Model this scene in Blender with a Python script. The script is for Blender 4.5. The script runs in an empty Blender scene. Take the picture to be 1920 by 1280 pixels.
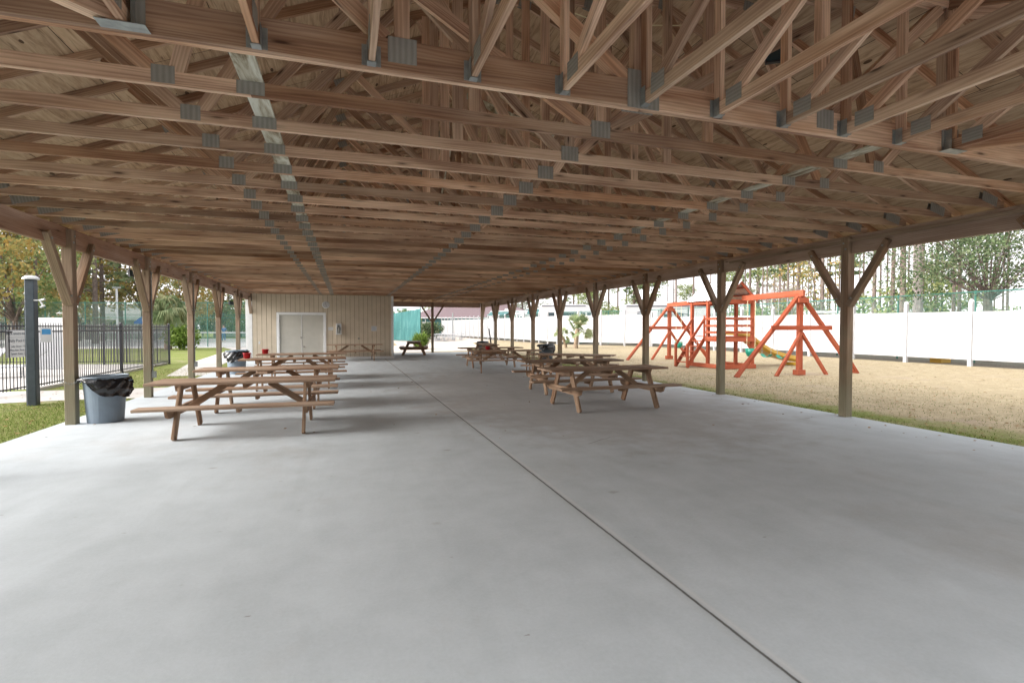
import bpy, bmesh, math, random
from mathutils import Vector, Matrix
R = math.radians
random.seed(7)
SC = bpy.context.scene
COL = SC.collection

# ------------------------------------------------------------------ camera, sky, sun, exposure
cam_d = bpy.data.cameras.new("camera"); cam = bpy.data.objects.new("camera", cam_d); COL.objects.link(cam)
cam.location = (0, 0, 1.494)
cam.rotation_euler = (R(90 - 1.526), 0, R(-17.849))
cam_d.sensor_width = 36; cam_d.lens = 969.2 / 1920 * 36
cam_d.clip_start = 0.05; cam_d.clip_end = 2000
SC.camera = cam
W = bpy.data.worlds.new("World"); SC.world = W; W.use_nodes = True
wn = W.node_tree.nodes; wl = W.node_tree.links; wn.clear()
sky = wn.new("ShaderNodeTexSky"); sky.sky_type = 'NISHITA'; sky.sun_disc = False
sky.sun_elevation = R(25); sky.sun_rotation = R(268); sky.dust_density = 8; sky.air_density = 1.0
hs = wn.new("ShaderNodeHueSaturation"); hs.inputs['Saturation'].default_value = 0.22
bg = wn.new("ShaderNodeBackground"); bg.inputs[1].default_value = 0.085
wo = wn.new("ShaderNodeOutputWorld")
wl.new(sky.outputs[0], hs.inputs['Color']); wm = wn.new("ShaderNodeMix"); wm.data_type = 'RGBA'; wm.blend_type = 'LIGHTEN'; wm.inputs[0].default_value = 1   # even bright cloud cover
wl.new(hs.outputs[0], wm.inputs[6]); wm.inputs[7].default_value = (4.7, 4.68, 4.78, 1); wl.new(wm.outputs[2], bg.inputs[0]); wl.new(bg.outputs[0], wo.inputs[0])
sd = bpy.data.lights.new("sun", 'SUN'); sd.energy = .5; sd.angle = R(65); sd.color = (1, .97, .93)
sun = bpy.data.objects.new("sun", sd); COL.objects.link(sun)
# same direction as the sky's sun
az, el = R(268), R(25)
sdir = Vector((math.sin(az) * math.cos(el), math.cos(az) * math.cos(el), math.sin(el)))
sun.rotation_euler = sdir.to_track_quat('Z', 'Y').to_euler()
SC.view_settings.view_transform = 'Standard'; SC.view_settings.look = 'None'
SC.view_settings.exposure = 2.24; SC.view_settings.gamma = 1
SC.render.engine = 'CYCLES'
SC.cycles.max_bounces = 10; SC.cycles.diffuse_bounces = 7; SC.cycles.transparent_max_bounces = 24
SC.cycles.use_denoising = True

# ------------------------------------------------------------------ materials
def nm(name, rough=.7, metal=0, spec=.3):
    m = bpy.data.materials.new(name); m.use_nodes = True
    nt = m.node_tree; b = nt.nodes['Principled BSDF']
    b.inputs['Roughness'].default_value = rough; b.inputs['Metallic'].default_value = metal
    b.inputs['Specular IOR Level'].default_value = spec
    return m, nt, b
def N(nt, t, **k):
    n = nt.nodes.new(t)
    for a, v in k.items():
        if a in n.inputs.keys(): n.inputs[a].default_value = v
        else: setattr(n, a, v)
    return n
def ramp(nt, src, stops, interp='LINEAR'):
    r = nt.nodes.new("ShaderNodeValToRGB"); r.color_ramp.interpolation = interp
    e = r.color_ramp.elements
    while len(e) < len(stops): e.new(.5)
    for i, (p, c) in enumerate(stops):
        e[i].position = p; e[i].color = (*c, 1) if len(c) == 3 else c
    nt.links.new(src, r.inputs[0]); return r
def mix(nt, fac, a, b, mode='MIX'):
    m = nt.nodes.new("ShaderNodeMix"); m.data_type = 'RGBA'; m.blend_type = mode
    for s, v in ((0, fac), (6, a), (7, b)):
        if hasattr(v, 'links') or hasattr(v, 'is_output'): nt.links.new(v, m.inputs[s])
        else: m.inputs[s].default_value = v if s == 0 else (*v, 1)
    return m.outputs[2]
def math_(nt, op, a, b=None, c=None):
    m = nt.nodes.new("ShaderNodeMath"); m.operation = op
    for i, v in enumerate((a, b, c)):
        if v is None: continue
        if hasattr(v, 'is_output'): nt.links.new(v, m.inputs[i])
        else: m.inputs[i].default_value = v
    return m.outputs[0]
def bump(nt, b, h, strength=.3, dist=.01):
    n = nt.nodes.new("ShaderNodeBump"); n.inputs['Strength'].default_value = strength; n.inputs['Distance'].default_value = dist
    nt.links.new(h, n.inputs['Height']); nt.links.new(n.outputs[0], b.inputs['Normal'])
def mapped(nt, src, scale, loc=(0, 0, 0), rot=(0, 0, 0)):
    m = nt.nodes.new("ShaderNodeMapping"); m.inputs['Scale'].default_value = scale; m.inputs['Location'].default_value = loc
    m.inputs['Rotation'].default_value = rot
    nt.links.new(src, m.inputs['Vector']); return m.outputs[0]
def noise(nt, vec, scale=1, detail=4, rough=.55, dist=0):
    n = nt.nodes.new("ShaderNodeTexNoise"); n.inputs['Scale'].default_value = scale; n.inputs['Detail'].default_value = detail
    n.inputs['Roughness'].default_value = rough; n.inputs['Distortion'].default_value = dist
    if vec is not None: nt.links.new(vec, n.inputs['Vector'])
    return n.outputs[0]

def wood(name, lo, mid, hi, knot=(.05, .02, .01), green=None, rough=.75, knots=1.0, vary=.35, contrast=1.0, stain=.6):
    """board material: u of the UV map runs along the grain (metres), v across it"""
    m, nt, b = nm(name, rough, spec=.2)
    uv = nt.nodes.new("ShaderNodeUVMap").outputs[0]
    oi = nt.nodes.new("ShaderNodeObjectInfo")
    rnd = oi.outputs['Random']
    off = nt.nodes.new("ShaderNodeCombineXYZ")
    nt.links.new(math_(nt, 'MULTIPLY', rnd, 53.0), off.inputs[0]); nt.links.new(math_(nt, 'MULTIPLY', rnd, 17.0), off.inputs[1])
    add = nt.nodes.new("ShaderNodeVectorMath"); add.operation = 'ADD'
    nt.links.new(uv, add.inputs[0]); nt.links.new(off.outputs[0], add.inputs[1]); vec = add.outputs[0]
    big = noise(nt, mapped(nt, vec, (.9, 7, 1)), 1, 3, .5)
    fine = noise(nt, mapped(nt, vec, (3.5, 130, 1)), 1, 3, .6)
    wv = nt.nodes.new("ShaderNodeTexWave"); wv.wave_type = 'BANDS'; wv.bands_direction = 'Y'
    wv.inputs['Scale'].default_value = 3.2; wv.inputs['Distortion'].default_value = 14; wv.inputs['Detail'].default_value = 2
    wv.inputs['Detail Scale'].default_value = .8
    nt.links.new(mapped(nt, vec, (.25, 4.2, 1)), wv.inputs['Vector'])
    s = math_(nt, 'ADD', math_(nt, 'MULTIPLY', big, .75), math_(nt, 'MULTIPLY', fine, .3 * contrast))
    s = math_(nt, 'ADD', s, math_(nt, 'MULTIPLY', wv.outputs['Fac'], .16 * contrast))
    s = math_(nt, 'SUBTRACT', s, .1)
    base = ramp(nt, s, [(.25, lo), (.5, mid), (.75, hi)]).outputs[0]
    vo = nt.nodes.new("ShaderNodeTexVoronoi"); vo.inputs['Scale'].default_value = 1
    nt.links.new(mapped(nt, vec, (2.4, 13, 1)), vo.inputs['Vector'])
    sep = nt.nodes.new("ShaderNodeSeparateColor"); nt.links.new(vo.outputs['Color'], sep.inputs[0])
    near = ramp(nt, vo.outputs['Distance'], [(.06, (1, 1, 1)), (.15, (.3, .3, .3)), (.30, (0, 0, 0))]).outputs[0]
    kf = math_(nt, 'MULTIPLY', near, math_(nt, 'GREATER_THAN', sep.outputs[0], 1 - .5 * knots))
    c = mix(nt, math_(nt, 'MULTIPLY', kf, .85), base, knot)
    # value drift from board to board
    hv = nt.nodes.new("ShaderNodeHueSaturation")
    bn = noise(nt, mapped(nt, vec, (.11, .6, 1)), 1, 1)
    val = math_(nt, 'ADD', 1 - vary * .75, math_(nt, 'MULTIPLY', math_(nt, 'ADD', rnd, bn), vary * .75))
    nt.links.new(val, hv.inputs['Value']); nt.links.new(c, hv.inputs['Color'])
    c = hv.outputs[0]
    wn_ = nt.nodes.new('ShaderNodeTexWhiteNoise'); wn_.noise_dimensions = '1D'; nt.links.new(math_(nt, 'MULTIPLY', rnd, 91.7), wn_.inputs['W'])
    pat = noise(nt, mapped(nt, vec, (.5, 2.5, 1), (5, 9, 0)), 1, 4, .6)
    st_ = ramp(nt, math_(nt, 'ADD', math_(nt, 'MULTIPLY', pat, .7), math_(nt, 'MULTIPLY', wn_.outputs['Value'], .3)), [(.52, (0, 0, 0)), (.66, (1, 1, 1))]).outputs[0]
    c = mix(nt, math_(nt, 'MULTIPLY', st_, stain), c, (.62, .40, .24), 'MULTIPLY')
    if green:   # algae and weathering near the foot of the post
        g = nt.nodes.new("ShaderNodeNewGeometry"); sp = nt.nodes.new("ShaderNodeSeparateXYZ"); nt.links.new(g.outputs['Position'], sp.inputs[0])
        pn = noise(nt, g.outputs['Position'], 5, 4)
        f = ramp(nt, math_(nt, 'ADD', math_(nt, 'MULTIPLY', sp.outputs[2], .28), math_(nt, 'MULTIPLY', pn, .5)), [(.3, (.65, .65, .65)), (.7, (0, 0, 0))]).outputs[0]
        c = mix(nt, f, c, green)
    nt.links.new(c, b.inputs['Base Color'])
    bump(nt, b, math_(nt, 'ADD', fine, math_(nt, 'MULTIPLY', kf, -.5)), .35, .002)
    return m

def flat(name, col, rough=.6, metal=0, spec=.3, var=.12, scale=6, bmp=0, coord='Object'):
    m, nt, b = nm(name, rough, metal, spec)
    tc = nt.nodes.new("ShaderNodeTexCoord")
    n = noise(nt, tc.outputs[coord], scale, 4)
    c = ramp(nt, n, [(.3, tuple(x * (1 - var) for x in col)), (.7, tuple(min(1, x * (1 + var)) for x in col))]).outputs[0]
    nt.links.new(c, b.inputs['Base Color'])
    if bmp: bump(nt, b, n, bmp, .01)
    return m

M = {}
M['truss'] = wood('truss_wood', (.31, .18, .125), (.64, .455, .33), (.80, .62, .49), knot=(.05, .02, .012), vary=.75, contrast=.6, knots=1.3)
M['jackwood'] = M['truss']
M['postwood'] = wood('post_wood', (.17, .12, .085), (.28, .205, .15), (.40, .31, .235), green=(.21, .215, .145), vary=.3)
M['beamwood'] = wood('beam_wood', (.24, .16, .125), (.40, .29, .235), (.52, .40, .33), knots=.6, vary=.2)
M['tablewood'] = wood('table_wood', (.12, .075, .05), (.28, .19, .135), (.43, .32, .24), vary=.6, contrast=1.4)
M['tablelegwood'] = wood('table_leg_wood', (.15, .095, .06), (.30, .20, .135), (.44, .32, .23), vary=.4)
def runner_mat():
    m, nt, b = nm('whitewashed_board', .7, spec=.2)
    uv = nt.nodes.new("ShaderNodeUVMap").outputs[0]
    n = noise(nt, mapped(nt, uv, (1.8, 7, 1)), 1.4, 5, .65, .8); f = noise(nt, mapped(nt, uv, (5, 80, 1)), 1, 3)
    c = ramp(nt, math_(nt, 'ADD', math_(nt, 'MULTIPLY', n, .85), math_(nt, 'MULTIPLY', f, .15)), [(.36, (.17, .12, .07)), (.47, (.45, .41, .32)), (.6, (.66, .65, .58))]).outputs[0]
    nt.links.new(c, b.inputs['Base Color']); return m
M['runner'] = runner_mat()
M['paleblock'] = flat('pale_block', (.62, .52, .30), .7)
def plate_mat():
    m, nt, b = nm('galvanised_plate', .5, .2)
    uv = nt.nodes.new("ShaderNodeUVMap").outputs[0]
    w = nt.nodes.new("ShaderNodeTexWave"); w.inputs['Scale'].default_value = 9; w.inputs['Distortion'].default_value = .6
    nt.links.new(uv, w.inputs['Vector'])
    n = noise(nt, uv, 12, 3)
    f = math_(nt, 'ADD', math_(nt, 'MULTIPLY', w.outputs['Fac'], .5), math_(nt, 'MULTIPLY', n, .5))
    nt.links.new(ramp(nt, f, [(.15, (.27, .26, .24)), (.85, (.36, .355, .33))]).outputs[0], b.inputs['Base Color'])
    bump(nt, b, w.outputs['Fac'], .5, .003)
    return m
M['plate'] = plate_mat()
M['galv'] = flat('galvanised_steel', (.33, .35, .35), .45, .6, var=.25, scale=14)
def deck_mat():
    m, nt, b = nm('plywood_deck', .8, spec=.15)
    uv = nt.nodes.new("ShaderNodeUVMap").outputs[0]
    g = noise(nt, mapped(nt, uv, (1.1, 9, 1)), 1.2, 4, .6, 1.6)
    f2 = noise(nt, mapped(nt, uv, (7, 60, 1)), 1, 2)
    base = ramp(nt, math_(nt, 'ADD', math_(nt, 'MULTIPLY', g, .8), math_(nt, 'MULTIPLY', f2, .2)), [(.3, (.30, .19, .12)), (.5, (.54, .385, .26)), (.7, (.68, .52, .37))]).outputs[0]
    vo = nt.nodes.new("ShaderNodeTexVoronoi"); vo.inputs['Scale'].default_value = 1; vo.inputs['Randomness'].default_value = 1
    nt.links.new(mapped(nt, uv, (2.6, 6.5, 1)), vo.inputs['Vector'])
    sep = nt.nodes.new("ShaderNodeSeparateColor"); nt.links.new(vo.outputs['Color'], sep.inputs[0])
    k = math_(nt, 'MULTIPLY', math_(nt, 'LESS_THAN', vo.outputs['Distance'], .13), math_(nt, 'GREATER_THAN', sep.outputs[0], .62))
    st = ramp(nt, noise(nt, mapped(nt, uv, (1.6, 22, 1), (3, 1, 0)), 1.3, 3, .6, .8), [(.60, (0, 0, 0)), (.68, (1, 1, 1))]).outputs[0]
    c = mix(nt, math_(nt, 'MULTIPLY', k, .85), base, (.05, .02, .01))
    c = mix(nt, math_(nt, 'MULTIPLY', st, .55), c, (.09, .045, .025))
    br = nt.nodes.new("ShaderNodeTexBrick"); br.offset = .5; br.inputs['Scale'].default_value = 1
    br.inputs['Brick Width'].default_value = 2.44; br.inputs['Row Height'].default_value = 1.22; br.inputs['Mortar Size'].default_value = .004
    br.inputs['Color1'].default_value = (.82, .82, .82, 1); br.inputs['Color2'].default_value = (1.08, 1.06, 1.02, 1); br.inputs['Mortar'].default_value = (.15, .13, .12, 1)
    nt.links.new(uv, br.inputs['Vector'])
    c = mix(nt, 1.0, c, br.outputs['Color'], 'MULTIPLY')
    nt.links.new(c, b.inputs['Base Color']); return m
M['deck'] = deck_mat()
M['shingle'] = flat('roof_shingle', (.07, .065, .06), .9, var=.3, scale=20)
def concrete(name, lo, hi, joints=True, rough=.78):
    m, nt, b = nm(name, rough, spec=.2)
    tc = nt.nodes.new("ShaderNodeTexCoord"); P = tc.outputs['Object']
    a = noise(nt, P, .35, 5, .6, .5); c2 = noise(nt, P, 2.2, 6, .65); f = noise(nt, P, 45, 4, .7); sw = noise(nt, mapped(nt, P, (1.0, .22, 1)), 1.6, 5, .6, 1.2)
    s = math_(nt, 'ADD', math_(nt, 'MULTIPLY', a, .30), math_(nt, 'MULTIPLY', c2, .30))
    s = math_(nt, 'ADD', s, math_(nt, 'MULTIPLY', sw, .22)); s = math_(nt, 'ADD', s, math_(nt, 'MULTIPLY', f, .18))
    c = ramp(nt, s, [(.38, lo), (.62, hi)]).outputs[0]
    # brown tannin stains, small spots, specks
    stn = ramp(nt, noise(nt, mapped(nt, P, (1, .8, 1), (11, 4, 0)), .55, 6, .68), [(.55, (0, 0, 0)), (.74, (1, 1, 1))]).outputs[0]
    c = mix(nt, math_(nt, 'MULTIPLY', stn, .28), c, (.28, .235, .20))
    vo = nt.nodes.new("ShaderNodeTexVoronoi"); vo.inputs['Scale'].default_value = 1.15
    nt.links.new(mapped(nt, P, (1, 1.3, 1)), vo.inputs['Vector'])
    sp = ramp(nt, math_(nt, 'ADD', vo.outputs['Distance'], math_(nt, 'MULTIPLY', c2, .12)), [(.085, (1, 1, 1)), (.13, (0, 0, 0))]).outputs[0]
    c = mix(nt, math_(nt, 'MULTIPLY', sp, .35), c, (.17, .13, .11))
    # small dark chips and scuffs, short pale scratches
    v2 = nt.nodes.new("ShaderNodeTexVoronoi"); v2.inputs['Scale'].default_value = 2.6; nt.links.new(mapped(nt, P, (1, 2.6, 1), (0, 0, 0), (0, 0, .6)), v2.inputs['Vector'])
    s2_ = nt.nodes.new("ShaderNodeSeparateColor"); nt.links.new(v2.outputs['Color'], s2_.inputs[0])
    ch = math_(nt, 'MULTIPLY', ramp(nt, math_(nt, 'ADD', v2.outputs['Distance'], math_(nt, 'MULTIPLY', f, .1)), [(.075, (1, 1, 1)), (.105, (0, 0, 0))]).outputs[0], math_(nt, 'GREATER_THAN', s2_.outputs[0], .72))
    c = mix(nt, math_(nt, 'MULTIPLY', ch, .6), c, (.15, .12, .10))
    cr_ = nt.nodes.new("ShaderNodeTexVoronoi"); cr_.feature = 'DISTANCE_TO_EDGE'; cr_.inputs['Scale'].default_value = .42
    dn = nt.nodes.new("ShaderNodeTexNoise"); dn.inputs['Scale'].default_value = 3; dn.inputs['Detail'].default_value = 6; nt.links.new(P, dn.inputs['Vector'])
    vm_ = nt.nodes.new("ShaderNodeVectorMath"); vm_.operation = 'MULTIPLY_ADD'; nt.links.new(dn.outputs['Color'], vm_.inputs[0]); vm_.inputs[1].default_value = (.10, .10, 0); nt.links.new(P, vm_.inputs[2]); nt.links.new(vm_.outputs[0], cr_.inputs['Vector'])
    ck_ = math_(nt, 'MULTIPLY', math_(nt, 'LESS_THAN', cr_.outputs['Distance'], .0016), math_(nt, 'GREATER_THAN', noise(nt, P, .5, 2), .63))
    c = mix(nt, math_(nt, 'MULTIPLY', ck_, .5), c, (.13, .12, .11))
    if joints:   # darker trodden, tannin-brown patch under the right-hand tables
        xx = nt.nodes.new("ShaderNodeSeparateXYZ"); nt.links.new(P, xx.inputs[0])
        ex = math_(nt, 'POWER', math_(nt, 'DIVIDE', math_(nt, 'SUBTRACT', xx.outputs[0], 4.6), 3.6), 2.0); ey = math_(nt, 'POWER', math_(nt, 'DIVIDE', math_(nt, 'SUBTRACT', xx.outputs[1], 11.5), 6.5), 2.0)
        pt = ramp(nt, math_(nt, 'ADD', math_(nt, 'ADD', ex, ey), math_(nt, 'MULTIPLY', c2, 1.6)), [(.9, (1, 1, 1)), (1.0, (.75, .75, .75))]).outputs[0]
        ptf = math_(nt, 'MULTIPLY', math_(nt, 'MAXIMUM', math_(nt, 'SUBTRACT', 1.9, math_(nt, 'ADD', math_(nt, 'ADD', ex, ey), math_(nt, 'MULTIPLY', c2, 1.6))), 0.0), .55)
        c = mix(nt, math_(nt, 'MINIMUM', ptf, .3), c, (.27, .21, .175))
    spk = ramp(nt, noise(nt, P, 160, 2), [(.70, (0, 0, 0)), (.74, (1, 1, 1))]).outputs[0]
    c = mix(nt, math_(nt, 'MULTIPLY', spk, .25), c, (.12, .11, .10))
    h = f
    if joints:
        x = nt.nodes.new("ShaderNodeSeparateXYZ"); nt.links.new(P, x.inputs[0])
        wob = math_(nt, 'MULTIPLY', math_(nt, 'SUBTRACT', noise(nt, P, 6, 8, .8), .5), .018)
        d = math_(nt, 'ABSOLUTE', math_(nt, 'ADD', math_(nt, 'SUBTRACT', x.outputs[0], 1.81), wob))
        l1 = ramp(nt, d, [(.004, (.85, .85, .85)), (.012, (0, 0, 0))]).outputs[0]
        halo = ramp(nt, d, [(.0, (.5, .5, .5)), (.07, (0, 0, 0))]).outputs[0]
        # saw cuts every 6.1 m across
        yy = math_(nt, 'ADD', x.outputs[1], math_(nt, 'MULTIPLY', wob, .4))
        md = math_(nt, 'ABSOLUTE', math_(nt, 'SUBTRACT', yy, 7.87))
        for q in (9.8, 14.1, 18.6, 23.0): md = math_(nt, 'MINIMUM', md, math_(nt, 'ABSOLUTE', math_(nt, 'SUBTRACT', yy, q)))
        l2 = ramp(nt, md, [(.003, (1, 1, 1)), (.008, (0, 0, 0))]).outputs[0]
        br = ramp(nt, noise(nt, P, 1.5, 3), [(.45, (.1, .1, .1)), (.6, (1, 1, 1))]).outputs[0]
        c = mix(nt, math_(nt, 'MULTIPLY', halo, .45), c, (.25, .23, .21))
        dl = math_(nt, 'ABSOLUTE', math_(nt, 'SUBTRACT', math_(nt, 'ADD', math_(nt, 'SUBTRACT', x.outputs[0], 1.81), wob), .035))
        c = mix(nt, math_(nt, 'MULTIPLY', ramp(nt, dl, [(.0, (1, 1, 1)), (.028, (0, 0, 0))]).outputs[0], .35), c, (.62, .62, .61))
        c = mix(nt, l1, c, (.045, .04, .035))
        c = mix(nt, math_(nt, 'MULTIPLY', math_(nt, 'MULTIPLY', l2, br), .5), c, (.16, .15, .14))
        h = math_(nt, 'SUBTRACT', f, math_(nt, 'MULTIPLY', l1, 4))
    nt.links.new(c, b.inputs['Base Color'])
    rr = ramp(nt, a, [(.3, (rough - .12,) * 3), (.7, (rough + .12,) * 3)]).outputs[0]; nt.links.new(rr, b.inputs['Roughness'])
    bump(nt, b, h, .25, .004); return m
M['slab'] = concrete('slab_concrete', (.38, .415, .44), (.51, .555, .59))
M['path'] = concrete('path_concrete', (.40, .38, .36), (.55, .525, .50), False, .8)
def lawn():
    m, nt, b = nm('dry_lawn', .95, spec=.1)
    tc = nt.nodes.new("ShaderNodeTexCoord"); P = tc.outputs['Object']
    f = noise(nt, mapped(nt, P, (1, 1, 1)), 38, 6, .75); md = noise(nt, P, 3.2, 5, .7); bg_ = noise(nt, P, .28, 4, .6)
    tan = ramp(nt, math_(nt, 'ADD', math_(nt, 'MULTIPLY', f, .65), math_(nt, 'MULTIPLY', md, .35)), [(.34, (.17, .135, .08)), (.5, (.33, .27, .175)), (.66, (.50, .43, .30))]).outputs[0]
    grn = ramp(nt, f, [(.3, (.07, .095, .022)), (.5, (.16, .195, .05)), (.7, (.29, .30, .11))]).outputs[0]
    x = nt.nodes.new("ShaderNodeSeparateXYZ"); nt.links.new(P, x.inputs[0])
    # green next to the slab on the right, and over the strip on the left
    rgt = math_(nt, 'SUBTRACT', 1.0, math_(nt, 'MULTIPLY', math_(nt, 'ABSOLUTE', math_(nt, 'SUBTRACT', x.outputs[0], 8.4)), .55))
    rgt = math_(nt, 'MAXIMUM', rgt, -.1)
    lft = math_(nt, 'MULTIPLY', math_(nt, 'LESS_THAN', x.outputs[0], 0), .55)
    g = math_(nt, 'ADD', math_(nt, 'MULTIPLY', math_(nt, 'MULTIPLY', rgt, noise(nt, P, .9, 4, .6)), .85), lft)
    g = math_(nt, 'ADD', g, math_(nt, 'SUBTRACT', math_(nt, 'ADD', math_(nt, 'MULTIPLY', bg_, .7), math_(nt, 'MULTIPLY', md, .6)), .3))
    gf = ramp(nt, g, [(.52, (0, 0, 0)), (.82, (1, 1, 1))]).outputs[0]
    c = mix(nt, gf, tan, grn)
    # bare sandy soil
    so = ramp(nt, noise(nt, P, .5, 5, .65, .6), [(.56, (0, 0, 0)), (.66, (1, 1, 1))]).outputs[0]
    c = mix(nt, math_(nt, 'MULTIPLY', so, .45), c, (.33, .265, .215))
    nt.links.new(c, b.inputs['Base Color']); bump(nt, b, f, .45, .02); return m
M['lawn'] = lawn()
M['sand'] = flat('pale_sandy_soil', (.50, .44, .385), .95, var=.2, scale=2.5, bmp=.3)
M['mulch'] = flat('dark_mulch', (.17, .145, .115), .95, var=.6, scale=14, bmp=.6)
M['court'] = flat('court_surface', (.42, .41, .41), .9, var=.06, scale=1)
M['white'] = flat('white_vinyl', (.40, .40, .41), .4, var=.02, scale=2)
M['whitepaint'] = flat('white_paint', (.70, .71, .72), .5, var=.06, scale=5)
M['siding'] = flat('tan_siding', (.54, .465, .365), .75, var=.07, scale=2.5)
M['groove'] = flat('siding_groove', (.16, .13, .10), .8)
M['door'] = flat('greige_door', (.45, .435, .39), .55, var=.05, scale=3)
M['metal'] = flat('dull_steel', (.3, .29, .27), .4, .8, var=.2)
M['black'] = flat('black_metal', (.035, .035, .042), .4, .2, var=.2)
M['darkgrey'] = flat('dark_grey_pole', (.055, .068, .085), .45, .3, var=.15, scale=9)
M['bag'] = flat('black_plastic_bag', (.012, .012, .015), .22, 0, .6, var=.3, scale=10)
M['can'] = flat('blue_grey_plastic', (.165, .21, .26), .45, 0, .4, var=.08, scale=5)
M['candark'] = flat('dark_plastic_can', (.045, .06, .075), .45, 0, .4, var=.15)
M['red'] = flat('red_plastic', (.45, .02, .03), .35, 0, .5, var=.1)
M['orange'] = wood('orange_stained_wood', (.30, .066, .03), (.41, .11, .058), (.50, .165, .095), knot=(.28, .05, .02), vary=.22, knots=.4, contrast=.6)
M['yellow'] = flat('yellow_plastic', (.50, .29, .03), .3, 0, .5, var=.05)
M['greenpl'] = flat('green_plastic', (.01, .22, .15), .35, 0, .5, var=.1)
M['greyplastic'] = flat('grey_plastic', (.35, .38, .42), .4)
M['greensteel'] = flat('green_coated_steel', (.05, .15, .12), .5, .1, var=.1)
M['rope'] = flat('pale_rope', (.70, .62, .40), .8)
M['bark'] = flat('pine_bark', (.13, .10, .085), .9, var=.4, scale=5, bmp=.5)
M['barkpale'] = flat('pale_bark', (.22, .19, .18), .9, var=.25, scale=4, bmp=.4)
M['palmtrunk'] = flat('palm_trunk', (.23, .17, .12), .95, var=.4, scale=18, bmp=.8)
M['glass'] = flat('tinted_window', (.03, .05, .06), .12, 0, .7, var=.1)
M['rv'] = flat('rv_white_panel', (.50, .50, .51), .3, 0, .5, var=.02)
M['rvgrey'] = flat('rv_grey_stripe', (.13, .13, .15), .3)
M['teal'] = flat('teal_awning', (.05, .13, .13), .6)
M['maroonroof'] = flat('maroon_roof', (.17, .125, .135), .85, var=.15)
M['greyroof'] = flat('grey_shingle_roof', (.30, .31, .30), .85, var=.15, scale=3)
M['blue'] = flat('blue_fabric', (.05, .12, .42), .7)
M['skin'] = flat('skin', (.55, .34, .26), .6)
M['denim'] = flat('blue_clothes', (.09, .17, .34), .8)
M['paper'] = flat('paper_white', (.52, .53, .55), .6, var=.05)
M['ink'] = flat('dark_print', (.08, .10, .12), .6)
M['inkblue'] = flat('blue_print', (.06, .25, .50), .6)
def leafmat(name, cols, trans=.35):
    m = bpy.data.materials.new(name); m.use_nodes = True; nt = m.node_tree; nt.nodes.clear()
    o = nt.nodes.new("ShaderNodeOutputMaterial")
    uv = nt.nodes.new("ShaderNodeUVMap").outputs[0]
    oi = nt.nodes.new("ShaderNodeObjectInfo")
    sep = nt.nodes.new("ShaderNodeSeparateXYZ"); nt.links.new(uv, sep.inputs[0])
    n = math_(nt, 'FRACT', math_(nt, 'ADD', sep.outputs[0], math_(nt, 'MULTIPLY', oi.outputs['Random'], .15)))
    k = len(cols)
    c = ramp(nt, n, [((i + .5) / k, cc) for i, cc in enumerate(cols)]).outputs[0]
    d = nt.nodes.new("ShaderNodeBsdfDiffuse"); t = nt.nodes.new("ShaderNodeBsdfTranslucent")
    nt.links.new(c, d.inputs[0]); nt.links.new(c, t.inputs[0])
    mx = nt.nodes.new("ShaderNodeMixShader"); mx.inputs[0].default_value = trans
    nt.links.new(d.outputs[0], mx.inputs[1]); nt.links.new(t.outputs[0], mx.inputs[2]); nt.links.new(mx.outputs[0], o.inputs[0])
    return m
M['pineleaf'] = leafmat('pine_needles', [(0.081, 0.121, 0.061), (0.135, 0.182, 0.095), (0.189, 0.236, 0.121), (0.257, 0.284, 0.162)])
M['fall'] = leafmat('autumn_leaves', [(0.270, 0.176, 0.054), (0.324, 0.257, 0.088), (0.216, 0.230, 0.095), (0.405, 0.270, 0.101), (0.162, 0.196, 0.088)])
M['broad'] = leafmat('broad_leaves', [(0.095, 0.149, 0.054), (0.162, 0.223, 0.088), (0.243, 0.284, 0.121), (0.284, 0.284, 0.135)])
M['oak'] = leafmat('oak_leaves', [(0.054, 0.088, 0.047), (0.088, 0.135, 0.068), (0.135, 0.182, 0.095), (0.216, 0.243, 0.149)])
M['palmleaf'] = leafmat('palm_fronds', [(0.135, 0.189, 0.095), (0.216, 0.270, 0.135), (0.311, 0.351, 0.203), (0.365, 0.351, 0.203)])
M['shrubleaf'] = leafmat('bright_shrub_leaves', [(.10, .17, .03), (.17, .25, .055), (.23, .30, .09)])
M['grassblade'] = leafmat('grass_blades', [(.09, .135, .025), (.16, .205, .055), (.30, .26, .14), (.40, .34, .21)])
M['deadleaf'] = leafmat('dead_leaves', [(.15, .08, .035), (.27, .16, .08), (.38, .26, .15)], .1)
M['twig'] = flat('bare_twigs', (.22, .175, .16), .9, var=.2)
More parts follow.
